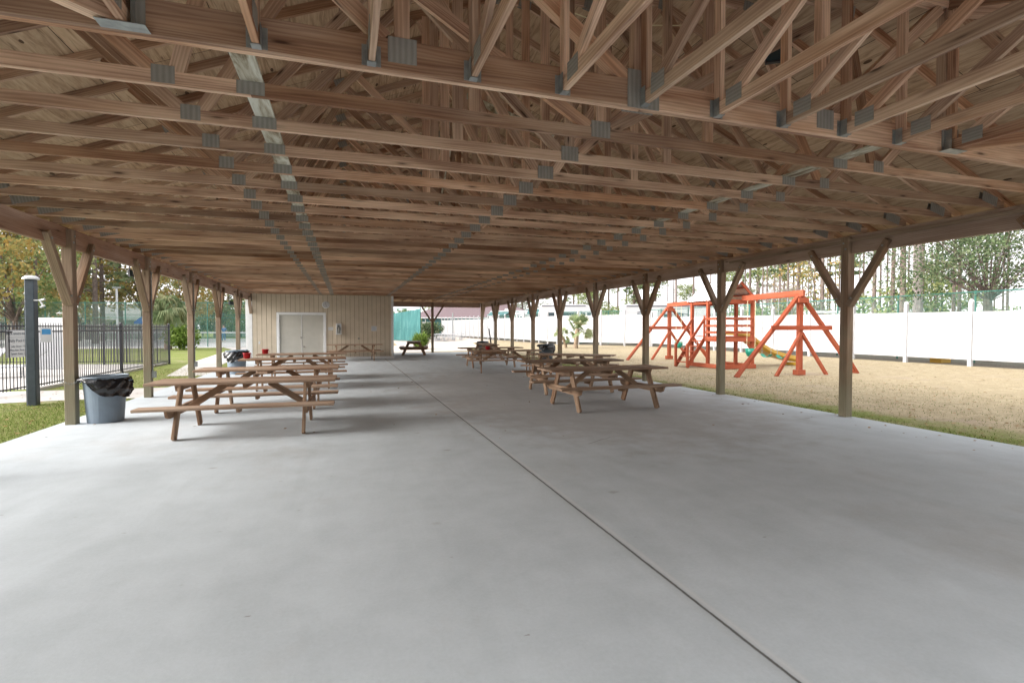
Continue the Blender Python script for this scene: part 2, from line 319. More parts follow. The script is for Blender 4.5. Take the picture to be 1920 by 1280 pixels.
def link_mat(name, col, cell=.055, cover=.14, screen=0):
    m = bpy.data.materials.new(name); m.use_nodes = True; nt = m.node_tree; nt.nodes.clear()
    o = nt.nodes.new("ShaderNodeOutputMaterial"); uv = nt.nodes.new("ShaderNodeUVMap").outputs[0]
    s = nt.nodes.new("ShaderNodeSeparateXYZ"); nt.links.new(uv, s.inputs[0])
    fs = []
    for op in ('ADD', 'SUBTRACT'):
        a = math_(nt, 'DIVIDE', math_(nt, op, s.outputs[0], s.outputs[1]), cell)
        a = math_(nt, 'ABSOLUTE', math_(nt, 'SUBTRACT', math_(nt, 'FRACT', a), .5)); fs.append(math_(nt, 'LESS_THAN', a, cover / 2))
    f = math_(nt, 'MAXIMUM', fs[0], fs[1])
    d = nt.nodes.new("ShaderNodeBsdfPrincipled"); d.inputs['Base Color'].default_value = (*col, 1); d.inputs['Roughness'].default_value = .6
    t = nt.nodes.new("ShaderNodeBsdfTransparent"); mx = nt.nodes.new("ShaderNodeMixShader")
    if screen: f = math_(nt, 'MAXIMUM', f, screen)
    nt.links.new(f, mx.inputs[0]); nt.links.new(t.outputs[0], mx.inputs[1]); nt.links.new(d.outputs[0], mx.inputs[2]); nt.links.new(mx.outputs[0], o.inputs[0])
    return m
M['chainlink'] = link_mat('green_chain_link', (.06, .17, .14), .055, .12)
def screenmat():
    m, nt, b = nm('teal_windscreen', .8)
    uv = nt.nodes.new("ShaderNodeUVMap").outputs[0]
    n = noise(nt, mapped(nt, uv, (1.3, .25, 1)), 1.6, 5, .6)
    nt.links.new(ramp(nt, n, [(.3, (.035, .13, .13)), (.55, (.065, .20, .20)), (.75, (.15, .27, .27))]).outputs[0], b.inputs['Base Color'])
    return m
M['windscreen'] = screenmat()

# ------------------------------------------------------------------ mesh helpers
class MB:
    def __init__(s): s.v = []; s.f = []; s.uv = []
    def face(s, pts, uvs=None):
        i = len(s.v); s.v += [tuple(p) for p in pts]; s.f.append(list(range(i, i + len(pts))))
        s.uv.append(uvs or [(0, 0)] * len(pts))
    def bar(s, p0, p1, w, h, up=(0, 0, 1), ou=None, cut0=0, cut1=0):
        """board from p0 to p1, w wide sideways, h deep along up; cut0/cut1 lengthen the top edge"""
        if w < .1: w *= random.uniform(.985, 1.0)
        if h < .06: h *= random.uniform(.97, 1.0)      # sawn sizes vary a hair, which also keeps crossing faces out of one plane
        p0, p1 = Vector(p0), Vector(p1); d = p1 - p0; L = d.length; d.normalize()
        up = Vector(up); side = d.cross(up)
        if side.length < 1e-6: up = Vector((0, 1, 0)); side = d.cross(up)
        side.normalize(); up = side.cross(d).normalized()
        i = len(s.v); c = []
        for q, e, cc in ((p0, -1, cut0), (p1, 1, cut1)):
            for a, b in ((-1, -1), (1, -1), (1, 1), (-1, 1)):
                c.append(q + side * a * w / 2 + up * b * h / 2 + d * (e * cc * (b + 1) / 2))
        s.v += [tuple(x) for x in c]
        u0 = random.uniform(0, 40); v0 = random.uniform(0, 40)
        per = [0, w, w + h, 2 * w + h, 2 * w + 2 * h]
        for k in range(4):
            a, b = k, (k + 1) % 4
            s.f.append([i + b, i + a, i + 4 + a, i + 4 + b])
            s.uv.append([(u0, v0 + per[k + 1]), (u0, v0 + per[k]), (u0 + L, v0 + per[k]), (u0 + L, v0 + per[k + 1])])
        s.f.append([i + 0, i + 1, i + 2, i + 3]); s.uv.append([(u0, v0), (u0, v0 + w), (u0 + .02, v0 + w), (u0 + .02, v0)])
        s.f.append([i + 7, i + 6, i + 5, i + 4]); s.uv.append([(u0, v0), (u0, v0 + w), (u0 + .02, v0 + w), (u0 + .02, v0)])
        return s
    def box(s, x0, x1, y0, y1, z0, z1):
        dx, dy, dz = x1 - x0, y1 - y0, z1 - z0; m = max(dx, dy, dz)
        cx, cy, cz = (x0 + x1) / 2, (y0 + y1) / 2, (z0 + z1) / 2
        if m == dx: return s.bar((x0, cy, cz), (x1, cy, cz), dy, dz)
        if m == dy: return s.bar((cx, y0, cz), (cx, y1, cz), dx, dz)
        return s.bar((cx, cy, z0), (cx, cy, z1), dx, dy, up=(0, 1, 0))
    def tube(s, pts, rad, seg=8, cap=True):
        rad = rad if isinstance(rad, (list, tuple)) else [rad] * len(pts)
        pts = [Vector(p) for p in pts]; rings = []; L = 0
        ref = None
        for k, p in enumerate(pts):
            d = (pts[min(k + 1, len(pts) - 1)] - pts[max(k - 1, 0)]).normalized()
            if ref is None: ref = Vector((1, 0, 0)) if abs(d.x) < .8 else Vector((0, 1, 0))
            a = d.cross(ref).normalized(); b = d.cross(a).normalized(); ref = -d.cross(a).cross(d) if False else ref
            i = len(s.v)
            for j in range(seg):
                t = 2 * math.pi * j / seg; s.v.append(tuple(p + (a * math.cos(t) + b * math.sin(t)) * rad[k]))
            if k: L += (pts[k] - pts[k - 1]).length
            rings.append((i, L))
        for k in range(len(rings) - 1):
            i, l0 = rings[k]; j, l1 = rings[k + 1]; c = 2 * math.pi * rad[k]
            for q in range(seg):
                r = (q + 1) % seg
                s.f.append([i + q, i + r, j + r, j + q]); s.uv.append([(l0, c * q / seg), (l0, c * (q + 1) / seg), (l1, c * (q + 1) / seg), (l1, c * q / seg)])
        if cap:
            for (i, _), rev in ((rings[0], True), (rings[-1], False)):
                f = [i + q for q in range(seg)]
                if rev: f.reverse()
                s.f.append(f); s.uv.append([(0, 0)] * seg)
        return s
    def lathe(s, prof, seg=28, c=(0, 0), wob=None, close=False):
        i = len(s.v)
        for k, (r, z) in enumerate(prof):
            for j in range(seg):
                t = 2 * math.pi * j / seg; rr, zz = (wob(r, z, t, k) if wob else (r, z))
                s.v.append((c[0] + rr * math.cos(t), c[1] + rr * math.sin(t), zz))
        for k in range(len(prof) - 1):
            for j in range(seg):
                r = (j + 1) % seg
                s.f.append([i + k * seg + j, i + k * seg + r, i + (k + 1) * seg + r, i + (k + 1) * seg + j])
                s.uv.append([(j / seg, prof[k][1]), ((j + 1) / seg, prof[k][1]), ((j + 1) / seg, prof[k + 1][1]), (j / seg, prof[k + 1][1])])
        if prof[0][0] > .001: s.f.append([i + j for j in range(seg)][::-1]); s.uv.append([(0, 0)] * seg)
        if close and prof[-1][0] > .001: s.f.append([i + (len(prof) - 1) * seg + j for j in range(seg)]); s.uv.append([(0, 0)] * seg)
        return s
    def prism(s, poly, y0, y1, axis='y'):
        """outline in (x,z) extruded along y (or (y,z) along x)"""
        mk = (lambda p, q: (p[0], q, p[1])) if axis == 'y' else ((lambda p, q: (q, p[0], p[1])) if axis == 'x' else (lambda p, q: (p[0], p[1], q)))
        n = len(poly)
        s.face([mk(p, y0) for p in poly], [(p[0], p[1]) for p in poly]); s.face([mk(p, y1) for p in poly][::-1], [(p[0], p[1]) for p in poly][::-1])
        for k in range(n):
            a, b = poly[k], poly[(k + 1) % n]; L = math.hypot(a[0] - b[0], a[1] - b[1])
            s.face([mk(a, y0), mk(a, y1), mk(b, y1), mk(b, y0)], [(0, 0), (abs(y1 - y0), 0), (abs(y1 - y0), L), (0, L)])
        return s
    def mesh(s, name, mat, bev=0, smooth=False):
        me = bpy.data.meshes.new(name); me.from_pydata(s.v, [], s.f); me.materials.append(mat)
        uvl = me.uv_layers.new(name="UVMap"); k = 0; flat_uv = []
        for u in s.uv:
            for a in u: flat_uv += [a[0], a[1]]
        uvl.data.foreach_set('uv', flat_uv)
        bm = bmesh.new(); bm.from_mesh(me)
        if len(bm.faces) < 6000: bmesh.ops.recalc_face_normals(bm, faces=bm.faces)
        if bev:
            bmesh.ops.bevel(bm, geom=[e for e in bm.edges if len(e.link_faces) == 2 and e.calc_face_angle(0) > .5], offset=bev, segments=1, affect='EDGES', clamp_overlap=True)
        bm.to_mesh(me); bm.free()
        if smooth: me.shade_smooth()
        return me
    def obj(s, name, mat, parent=None, bev=0, smooth=False):
        o = bpy.data.objects.new(name, s.mesh(name, mat, bev, smooth)); COL.objects.link(o)
        if parent: o.parent = parent
        return o
def tag(o, label, cat, group=None):
    o['label'] = label; o['category'] = cat
    if group: o['group'] = group
    return o
def thing(name, label, cat, loc=(0, 0, 0), rz=0, group=None):
    o = bpy.data.objects.new(name, None); COL.objects.link(o); o.location = loc; o.rotation_euler = (0, 0, rz); o.empty_display_size = .2
    return tag(o, label, cat, group)
def part(name, parent, loc=(0, 0, 0)):
    o = bpy.data.objects.new(name, None); COL.objects.link(o); o.parent = parent; o.location = loc; o.empty_display_size = .1; return o
def struct(o): o['kind'] = 'structure'; return o
def stuff(o, label=None, cat=None):
    o['kind'] = 'stuff'
    if label: o['label'] = label; o['category'] = cat
    return o
def kids(o): return [c for c in bpy.data.objects if c.parent == o]
CH = {}
def tree_of(o):
    return (o, [tree_of(c) for c in kids(o)])
def clone(t, parent=None, label=None, group=None, loc=None, rz=None, scale=None):
    src, ch = t; c = src.copy(); COL.objects.link(c); c.parent = parent
    if label: c['label'] = label
    if group: c['group'] = group
    if loc is not None: c.location = loc
    if rz is not None: c.rotation_euler = (0, 0, rz)
    if scale is not None: c.scale = scale if not isinstance(scale, (int, float)) else (scale,) * 3
    for k in ch: clone(k, c)
    return c
def inst(name, mesh, parent, loc=(0, 0, 0), rot=(0, 0, 0), scale=None):
    o = bpy.data.objects.new(name, mesh); COL.objects.link(o); o.parent = parent; o.location = loc; o.rotation_euler = rot
    if scale: o.scale = scale
    return o
def sheet(name, poly, z, mat):
    mb = MB(); mb.face([(x, y, z) for x, y in poly], [(x, y) for x, y in poly]); return struct(mb.obj(name, mat))

# ------------------------------------------------------------------ ground, slab, paths
g = MB(); g.face([(-700, -700, -.1), (700, -700, -.1), (700, 700, -.1), (-700, 700, -.1)]); struct(g.obj('ground', M['lawn']))
XL, XR, Y0, Y1 = -4.04, 8.015, .45, 31.0
sl = MB(); sl.box(XL - .22, XR + .10, Y0 - 4.5, Y1 + .35, -.25, 0); struct(sl.obj('pavilion_floor', M['slab'], bev=.008))
# raise lawn to be nearly flush beside the slab
lw = MB()
def strip(mb, x0, x1, y0, y1, z0, z1, nx=8, ny=8):
    for i in range(nx):
        for j in range(ny):
            xa, xb = x0 + (x1 - x0) * i / nx, x0 + (x1 - x0) * (i + 1) / nx; ya, yb = y0 + (y1 - y0) * j / ny, y0 + (y1 - y0) * (j + 1) / ny
            za, zb = z0 + (z1 - z0) * i / nx, z0 + (z1 - z0) * (i + 1) / nx
            mb.face([(xa, ya, za), (xb, ya, zb), (xb, yb, zb), (xa, yb, za)], [(xa, ya), (xb, ya), (xb, yb), (xa, yb)])
strip(lw, XR + .09, 140, -40, 200, -.012, -.012, 1, 1)
strip(lw, -140, XL - .21, -40, 200, -.012, -.012, 1, 1)
strip(lw, XL - .21, XR + .09, Y1 + .34, 200, -.012, -.012, 1, 1)
struct(lw.obj('lawn', M['lawn']))
sheet('path', [(-30, 15.6), (-8.2, 15.2), (-5.3, 15.0), (-4.26, 15.0), (-4.26, 12.9), (-5.6, 13.0), (-7.2, 12.7), (-12, 12.6), (-30, 12.6)], -.004, M['path'])
sheet('path', [(-4.26, 18.4), (-5.3, 18.5), (-6.3, 25), (-7.5, 40), (-9, 44.5), (-6, 44.5), (-5.2, 30), (-4.7, 22), (-4.26, 21)], -.004, M['path'])
sheet('pool_deck', [(-60, 15.75), (-7.2, 15.6), (-7.02, 24.6), (-13.6, 26.6), (-60, 36)], -.003, M['path'])
sheet('tennis_court', [(-42, 45.5), (-3, 43.6), (2, 62), (2, 78), (-42, 82)], -.004, M['court'])
sheet('sand_path', [(2.4, 31.4), (7.5, 33), (10, 40), (12, 50), (17, 60), (17, 100), (5, 100), (5.2, 64), (4.2, 45), (2.0, 36)], -.004, M['sand'])
sheet('mulch_bed', [(23.35, -10), (40, -10), (60, 60), (40, 110), (16, 110), (17.2, 74), (17.95, 46), (18.5, 43.5), (23.4, 37.2), (23.35, 33)], -.003, M['mulch'])

# ------------------------------------------------------------------ pavilion
ZB = 3.026                      # underside of the truss bottom chords, top of beams
SL = 5 / 12.0
XC = (XL + XR) / 2              # ridge line
HS = (XR - XL) / 2
pav = thing('pavilion', 'long open-sided wooden picnic pavilion with exposed roof trusses on braced posts', 'pavilion', (XC, Y0, 0))
def PO(mb, name, mat, parent=pav, bev=0, smooth=False):   # geometry given in world coordinates; the pavilion empty sits at (XC,Y0,0)
    o = mb.obj(name, mat, None, bev, smooth); o.parent = parent
    p = parent; t = Vector((0, 0, 0))
    while p: t += p.location; p = p.parent
    o.location = -t; return o
pw = .14
def post_mesh(along):           # post with notch: beam lies against it
    return MB().bar((0, 0, -.02), (0, 0, ZB - .03), pw, pw, up=(0, 1, 0)).mesh('post', M['postwood'], bev=.006)
PM = post_mesh('y')
bolt_me = MB().lathe([(.0, 0), (.016, 0), (.016, .012), (0, .012)], 8).mesh('bolt', M['galv'])
def brace_meshes():
    out = []
    for s in (-1, 1):
        out.append(MB().bar((0, s * .05, 1.92), (0, s * .72, 2.90), .089, .089, up=(1, 0, 0)).mesh('brace', M['postwood'], bev=.005))
    return out
BRY = brace_meshes()
def add_post(x, y, axis='y', inward=1, only=None):
    p = inst('post', PM, pav, (x - XC, y - Y0, 0))
    for k, b in enumerate(BRY):
        if only is not None and k != only: continue
        br = inst('brace', b, p, (inward * (pw / 2 + .0) if axis == 'y' else 0, 0 if axis == 'y' else -.0, 0), (0, 0, 0 if axis == 'y' else R(-90)))
    for zz in (2.86,):
        bo = inst('bolt', bolt_me, p, (-inward * .0 + (inward * (pw / 2) if axis == 'y' else 0), 0, zz), (0, R(90) * inward, 0) if axis == 'y' else (R(90), 0, 0))
    return p
# braces sit in line with the post on the side rows
BRY = [MB().bar((0, s * .06, 1.86), (0, s * .70, 2.86), .089, .12, up=(1, 0, 0)).mesh('brace', M['postwood'], bev=.005) for s in (-1, 1)]
def add_row(x, ys, inward):
    for i, y in enumerate(ys):
        p = inst('post', PM, pav, (x - XC, y - Y0, 0), (0, 0, random.choice((0, R(180)))))
        p.rotation_euler = (0, 0, 0)
        for b in BRY:
            if y > Y1 - .5 and b is BRY[1]: continue
            br = inst('brace', b, p, (inward * .012, 0, 0))
            inst('bolt', bolt_me, br, (inward * .062, -.64 if b is BRY[0] else .64, 2.77), (0, R(90) * inward, 0))
            inst('bolt', bolt_me, br, (inward * .062, -.13 if b is BRY[0] else .13, 1.98), (0, R(90) * inward, 0))
        inst('bolt', bolt_me, p, (inward * .07, .02, 2.9), (0, R(90) * inward, 0))
        inst('bolt', bolt_me, p, (inward * .07, -.02, 2.8), (0, R(90) * inward, 0))
ysR = [6.55 + 3.05 * i for i in range(-2, 9)]
ysL = [9.68 + 3.265 * i for i in range(-3, 5)] + [25.9, 31.0]
add_row(XR, ysR, -1); add_row(XL, [y if y > .4 else .45 for y in ysL], 1)
ysL[0] = .45
for x in (XR - 3.05, XR - 6.1):      # end row, braces run along x
    p = inst('post', PM, pav, (x - XC, Y1 - Y0, 0), (0, 0, 0))
    for b in BRY: inst('brace', b, p, (0, -.012, 0), (0, 0, R(90)))
for b in (BRY[0],):   # corner brace on end row
    p = inst('post', PM, pav, (XR - XC - .001, Y1 - Y0 + .0, 0)); COL.objects.unlink(p); bpy.data.objects.remove(p)
# beams: pairs of 2x12 either side of the posts, in lengths butted over posts
def beam_run(x, ys, side):
    for k in range(len(ys) - 1):
        if k % 2: continue
        a = ys[k]; b = ys[min(k + 2, len(ys) - 1)]
        for s in (-1, 1):
            mb = MB().bar((x + s * (pw / 2 + .0195), a + .004, ZB - .155), (x + s * (pw / 2 + .0195), b - .004, ZB - .155), .038, .286 + .02)
            PO(mb, 'beam', M['beamwood'], bev=.003)
# inner beam lies flush inside post line so that posts and braces show in front of it
def beam_inner(x, ys, inward):
    for k in range(0, len(ys) - 1, 2):
        a = ys[k]; b = ys[min(k + 2, len(ys) - 1)]
        for off in (-.02, -.0615):
            mb = MB().bar((x - inward * .0 + inward * off, a + .004, ZB - .152), (x + inward * off, b - .004, ZB - .152), .038, .300)
            PO(mb, 'beam', M['beamwood'], bev=.003)
beam_inner(XR, ysR, -1); beam_inner(XL, ysL, 1)
for yy in (Y1, Y0):
    for off in (.02, .0615):
        for a, b in ((XL, XL + 6.1), (XL + 6.1, XR)):
            PO(MB().bar((a + .09, yy + (off if yy == Y1 else -off), ZB - .152), (b - .09, yy + (off if yy == Y1 else -off), ZB - .152), .038, .3), 'beam', M['beamwood'], bev=.003)
# ledger board running along beam, right side, a hand below the top
PO(MB().bar((XR - .045, 3.6, ZB - .085), (XR - .045, 9.3, ZB - .115), .02, .05), 'ledger_strip', M['postwood'])

T2 = .038; D4 = .089
def webbar(x0, z0, x1, z1, y=0, w=T2, h=D4):
    """web set so its wide face looks along y"""
    return MB().bar((x0, y, z0), (x1, y, z1), h, w, up=(0, 1, 0))
def top_z(x, ymax=None):        # underside of the top chord at x, for a truss ymax metres from the end wall
    z = ZB + .09 + (HS - abs(x - XC)) * SL
    if ymax is not None: z = min(z, ZB + .09 + ymax * SL)
    return z
plate_meshes = {}
def plate(w, h):
    k = (w, h)
    if k not in plate_meshes:
        mb = MB(); mb.face([(-w / 2, -.002, -h / 2), (w / 2, -.002, -h / 2), (w / 2, -.002, h / 2), (-w / 2, -.002, h / 2)], [(0, 0), (w, 0), (w, h), (0, h)])
        mb.face([(-w / 2, .002, -h / 2), (-w / 2, .002, h / 2), (w / 2, .002, h / 2), (w / 2, .002, -h / 2)], [(0, 0), (w, 0), (w, h), (0, h)])
        mb.bar((-w / 2, 0, 0), (w / 2, 0, 0), .0025, h)
        plate_meshes[k] = mb.mesh('gusset_plate', M['plate'])
    return plate_meshes[k]
NB = [XC - 3.07, XC + 3.07]       # bottom nodes either side of the centre node
SP = [XC - 2.57, XC + 2.57]       # chord splices
def add_plates(p, spots, y=0, depth=T2):
    for (x, z, w, h, ang) in spots:
        for s in (-1, 1):
            if s == 1 and abs(x - XC) > 6.5: continue
            inst('gusset_plate', plate(w, h), p, (x, y + s * (depth / 2 + .002), z), (0, -ang, 0))
SA = math.atan(SL)
def build_common(name_y):
    p = part('truss', pav)
    objs = []
    def add(name, mb, bev=.0): o = mb.obj(name, M['truss'], p, bev); return o
    add('bottom_chord', MB().bar((-HS - .06, 0, ZB + D4 / 2), (SP[0] - XC, 0, ZB + D4 / 2), T2, D4))
    add('bottom_chord', MB().bar((SP[0] - XC, 0, ZB + D4 / 2), (SP[1] - XC, 0, ZB + D4 / 2), T2, D4))
    add('bottom_chord', MB().bar((SP[1] - XC, 0, ZB + D4 / 2), (HS + .06, 0, ZB + D4 / 2), T2, D4))
    zr = ZB + .135 + HS * SL
    for s in (-1, 1):
        add('top_chord', MB().bar((s * (HS + .5), 0, zr - (HS + .5) * SL), (s * .02, 0, zr - .008), T2, D4))
    zb = ZB + D4
    def zt(x): return zr - abs(x) * SL - D4 * .55
    for s in (-1, 1):
        add('web', webbar(s * 4.05, zt(4.05), s * 3.14, zb))
        add('web', webbar(s * 3.0, zb, s * 2.06, zt(2.06)))
        add('web', webbar(s * 1.98, zt(1.98), s * .10, zb))
    add('web', webbar(0, zb, 0, zr - .06, h=.089))
    pl = [(0, ZB + .075, .17, .13, 0), (-3.07, ZB + .065, .13, .11, 0), (3.07, ZB + .065, .13, .11, 0), (-2.57, ZB + .047, .17, .085, 0), (2.57, ZB + .047, .17, .085, 0),
          (-2.02, zt(2.02) + .03, .15, .1, SA), (2.02, zt(2.02) + .03, .15, .1, -SA), (-4.05, zt(4.05) + .03, .12, .09, SA), (4.05, zt(4.05) + .03, .12, .09, -SA),
          (-HS + .22, ZB + .10, .28, .12, SA * .6), (HS - .22, ZB + .10, .28, .12, -SA * .6), (0, zr - .03, .17, .14, 0)]
    for (x, z, w, h, a) in pl:
        for s in (-1, 1): inst('gusset_plate', plate(w, h), p, (x, s * (T2 / 2 + .002), z), (0, -a, 0))
    return p
def build_hip(dist):
    """step-down hip truss `dist` metres in from the end wall"""
    p = part('truss', pav)
    def add(name, mb): return mb.obj(name, M['truss'], p)
    for a, b in ((-HS - .06, SP[0] - XC), (SP[0] - XC, SP[1] - XC), (SP[1] - XC, HS + .06)):
        add('bottom_chord', MB().bar((a, 0, ZB + D4 / 2), (b, 0, ZB + D4 / 2), T2, D4))
    zr = ZB + .135 + HS * SL; zf = ZB + .135 + dist * SL; xf = HS - dist; zb = ZB + D4
    for s in (-1, 1): add('top_chord', MB().bar((s * (HS + .5), 0, zr - (HS + .5) * SL), (s * xf, 0, zf), T2, D4))
    add('top_chord', MB().bar((-xf, 0, zf), (xf, 0, zf), T2, D4))
    def zt(x): return min(zr - abs(x) * SL, zf) - D4 * .55
    for s in (-1, 1):
        add('web', webbar(s * 4.05, zt(4.05), s * 3.14, zb)); add('web', webbar(s * 3.0, zb, s * max(xf, 1.2), zt(max(xf, 1.2))))
        add('web', webbar(s * (max(xf, 1.2) - .08), zt(max(xf, 1.2)), s * .10, zb))
        add('web', webbar(s * 1.05, zb, s * 1.05, zt(1.05)))
    add('web', webbar(0, zb, 0, zf - .06))
    pl = [(0, ZB + .075, .17, .13, 0), (-3.07, ZB + .065, .13, .11, 0), (3.07, ZB + .065, .13, .11, 0), (-2.57, ZB + .047, .17, .085, 0), (2.57, ZB + .047, .17, .085, 0),
          (-xf, zf - .02, .16, .11, SA * .5), (xf, zf - .02, .16, .11, -SA * .5), (-HS + .22, ZB + .10, .28, .12, SA * .6), (HS - .22, ZB + .10, .28, .12, -SA * .6)]
    for (x, z, w, h, a) in pl:
        for s in (-1, 1): inst('gusset_plate', plate(w, h), p, (x, s * (T2 / 2 + .002), z), (0, -a, 0))
    return p
YG = 3.227; PITCH = .61
ys = []
k = 1
common_tree = None
YG2 = Y1 + Y0 - YG
while YG + PITCH * k < YG2 - .3:
    y = YG + PITCH * k
    d = min(y - Y0, Y1 - y)
    if d < HS - .15:
        t = build_hip(d); t.location = (0, y - Y0, 0)
    else:
        if common_tree is None:
            t = build_common(y); common_tree = tree_of(t)
        else:
            t = clone(common_tree, pav)
        t.location = (random.uniform(-.01, .01), y - Y0 + random.uniform(-.008, .008), random.uniform(-.003, .003))
    ys.append(y); k += 1
# hip girder (two-ply, deep bottom chord) and its jacks; near end, and a plainer one at the far end
def girder(y, flip):
    p = part('girder_truss', pav, (0, y - Y0, 0)); p['label'] = 'double-ply hip girder with a deep bottom chord'
    dist = (y - Y0) if not flip else (Y1 - y); xf = HS - dist
    zr = ZB + .135 + HS * SL; zf = ZB + .135 + dist * SL; zb = ZB + .184
    for ply in (-.02, .02):
        for a, b in ((-HS - .06, 0.0), (0.0, HS + .06)):
            MB().bar((a, ply, ZB + .092), (b, ply, ZB + .092), .038, .184).obj('bottom_chord', M['truss'], p, bev=.003)
    for s in (-1, 1): MB().bar((s * (HS + .5), 0, zr - (HS + .5) * SL), (s * xf, 0, zf), .076, D4).obj('top_chord', M['truss'], p)
    MB().bar((-xf, 0, zf), (xf, 0, zf), .076, D4).obj('top_chord', M['truss'], p)
    for x in (-3.05, -1.65, 0, 1.65, 3.05):
        webbar(x, zb, x, zf - .05, h=.14 if x == 0 else .089, w=.07).obj('web', M['truss'], p)
    for a, b in ((-1.75, -2.95), (-.12, -1.55), (.12, 1.55), (1.75, 2.95)):
        webbar(a, zb, b, zf - .06, w=.07).obj('web', M['truss'], p)
    for (x, w, h) in ((-1.65, .17, .15), (0, .25, .26), (1.65, .17, .15), (-3.05, .17, .15), (3.05, .15, .14)):
        for s in (-1, 1): inst('gusset_plate', plate(w, h), p, (x, s * .0415, ZB + .12))
    # hangers + jacks on the end-wall side
    sgn = 1 if flip else -1
    for i in range(-5, 6):
        x = .61 * i; big = abs(i) == 5
        hb = MB(); hw = .05 if not big else .08; hh = .12 if not big else .18
        for s in (-1, 1):
            hb.box(x + s * hw * .5 - .0015, x + s * hw * .5 + .0015, sgn * .04, sgn * .10, ZB + .004, ZB + .004 + hh)
            hb.box(x + s * (hw * .5 + .016) - .014, x + s * (hw * .5 + .016) + .014, sgn * .0395, sgn * .0425, ZB + .004, ZB + .004 + hh)
        hb.box(x - hw * .5, x + hw * .5, sgn * .04, sgn * .10, ZB + .001, ZB + .005)
        hb.obj('joist_hanger', M['galv'], p)
    for s in (-1, 1):
        MB().box(s * 3.05 - .11, s * 3.05 + .11, sgn * .042, sgn * .13, ZB - .004, ZB).obj('strap', M['galv'], p)
    return p
girder(YG, False); girder(YG2, True)
def end_jacks(y, yend, flip):
    L = abs(yend - y); sg = 1 if flip else -1
    zt = lambda d: ZB + .135 + (L - d) * SL         # top chord height d from the girder
    for i in range(-5, 6):
        x = .61 * i
        p = part('jack_truss', pav, (x, y - Y0, 0))
        MB().bar((0, sg * .045, ZB + .052), (0, sg * (L + .06), ZB + .052), T2, D4).obj('bottom_chord', M['truss'], p, bev=.003)
        MB().bar((0, sg * .045, zt(.045)), (0, sg * (L + .5), zt(L + .5)), T2, D4).obj('top_chord', M['truss'], p)
        MB().bar((0, sg * .07, ZB + .10), (0, sg * .07, zt(.07) - .05), .07, T2, up=(1, 0, 0)).obj('web', M['truss'], p)
        MB().bar((0, sg * .22, ZB + .10), (0, sg * 1.25, zt(1.25) - .05), T2, D4).obj('web', M['truss'], p, bev=.003)
        for s in (-1, 1): inst('gusset_plate', plate(.15, .11), p, (s * (T2 / 2 + .002), sg * .24, ZB + .09), (0, 0, R(90)))
    # corner jacks: side walls inside the hip, shorter and shorter towards the corner, and the 45 degree hip jack
    for s in (-1, 1):
        p = part('hip_jack', pav, (0, y - Y0, 0))
        MB().bar((s * 3.09, sg * .05, ZB + .055), (s * (HS - .02), sg * (L - .02), ZB + .055), .076, D4).obj('bottom_chord', M['truss'], p)
        MB().bar((s * 3.05, 0, ZB + .12 + L * SL), (s * (HS + .35), sg * (L + .35), ZB + .12 - .35 * SL), .076, .14).obj('top_chord', M['truss'], p)
        for j in range(1, 5):
            d = .61 * j
            q = part('corner_jack', pav, (0, y - Y0 + sg * d, 0))
            x0 = 3.05 + d + .04
            MB().bar((s * x0, 0, ZB + .052), (s * (HS + .06), 0, ZB + .052), T2, D4).obj('bottom_chord', M['truss'], q)
            MB().bar((s * x0, 0, ZB + .135 + (HS - x0) * SL), (s * (HS + .5), 0, ZB + .135 - .5 * SL), T2, D4).obj('top_chord', M['truss'], q)
            r = part('corner_jack', pav, (0, y - Y0, 0)); xx = s * (3.05 + d)
            MB().bar((xx, sg * (d + .04), ZB + .052), (xx, sg * (L + .06), ZB + .052), T2, D4).obj('bottom_chord', M['truss'], r)
            MB().bar((xx, sg * (d + .04), ZB + .135 + (L - d) * SL), (xx, sg * (L + .5), ZB + .135 - .5 * SL), T2, D4).obj('top_chord', M['truss'], r)
end_jacks(YG, Y0, False); end_jacks(YG2, Y1, True)
# whitewashed runners nailed over the chords at the splices, kept in lengths
for x in SP:
    y = YG + .1
    while y < YG2 - 1:
        e = min(y + 4.85, YG2 - .2)
        PO(MB().bar((x + random.uniform(-.01, .01), y, ZB + D4 + .011), (x + random.uniform(-.02, .02), e, ZB + D4 + .011), .14, .019), 'runner_board', M['runner'])
        y = e + .004
# diagonal web bracing high in the roof
for (x0, y0, z0, x1, y1, z1) in ((XC - .1, 4.6, 3.3, XC - .1, 8.2, 5.2), (XC - .1, 12.0, 3.3, XC - .1, 9.0, 5.2), (XC + .1, 14, 3.3, XC + .1, 17.5, 5.2)):
    PO(MB().bar((x0, y0, z0), (x1, y1, z1), .019, .089), 'sway_brace', M['runner'])
PO(MB().bar((XC + 2.0, 5.2, 4.15), (XC + 4.0, 5.2, 4.15), .038, .1), 'sway_brace', M['truss'])
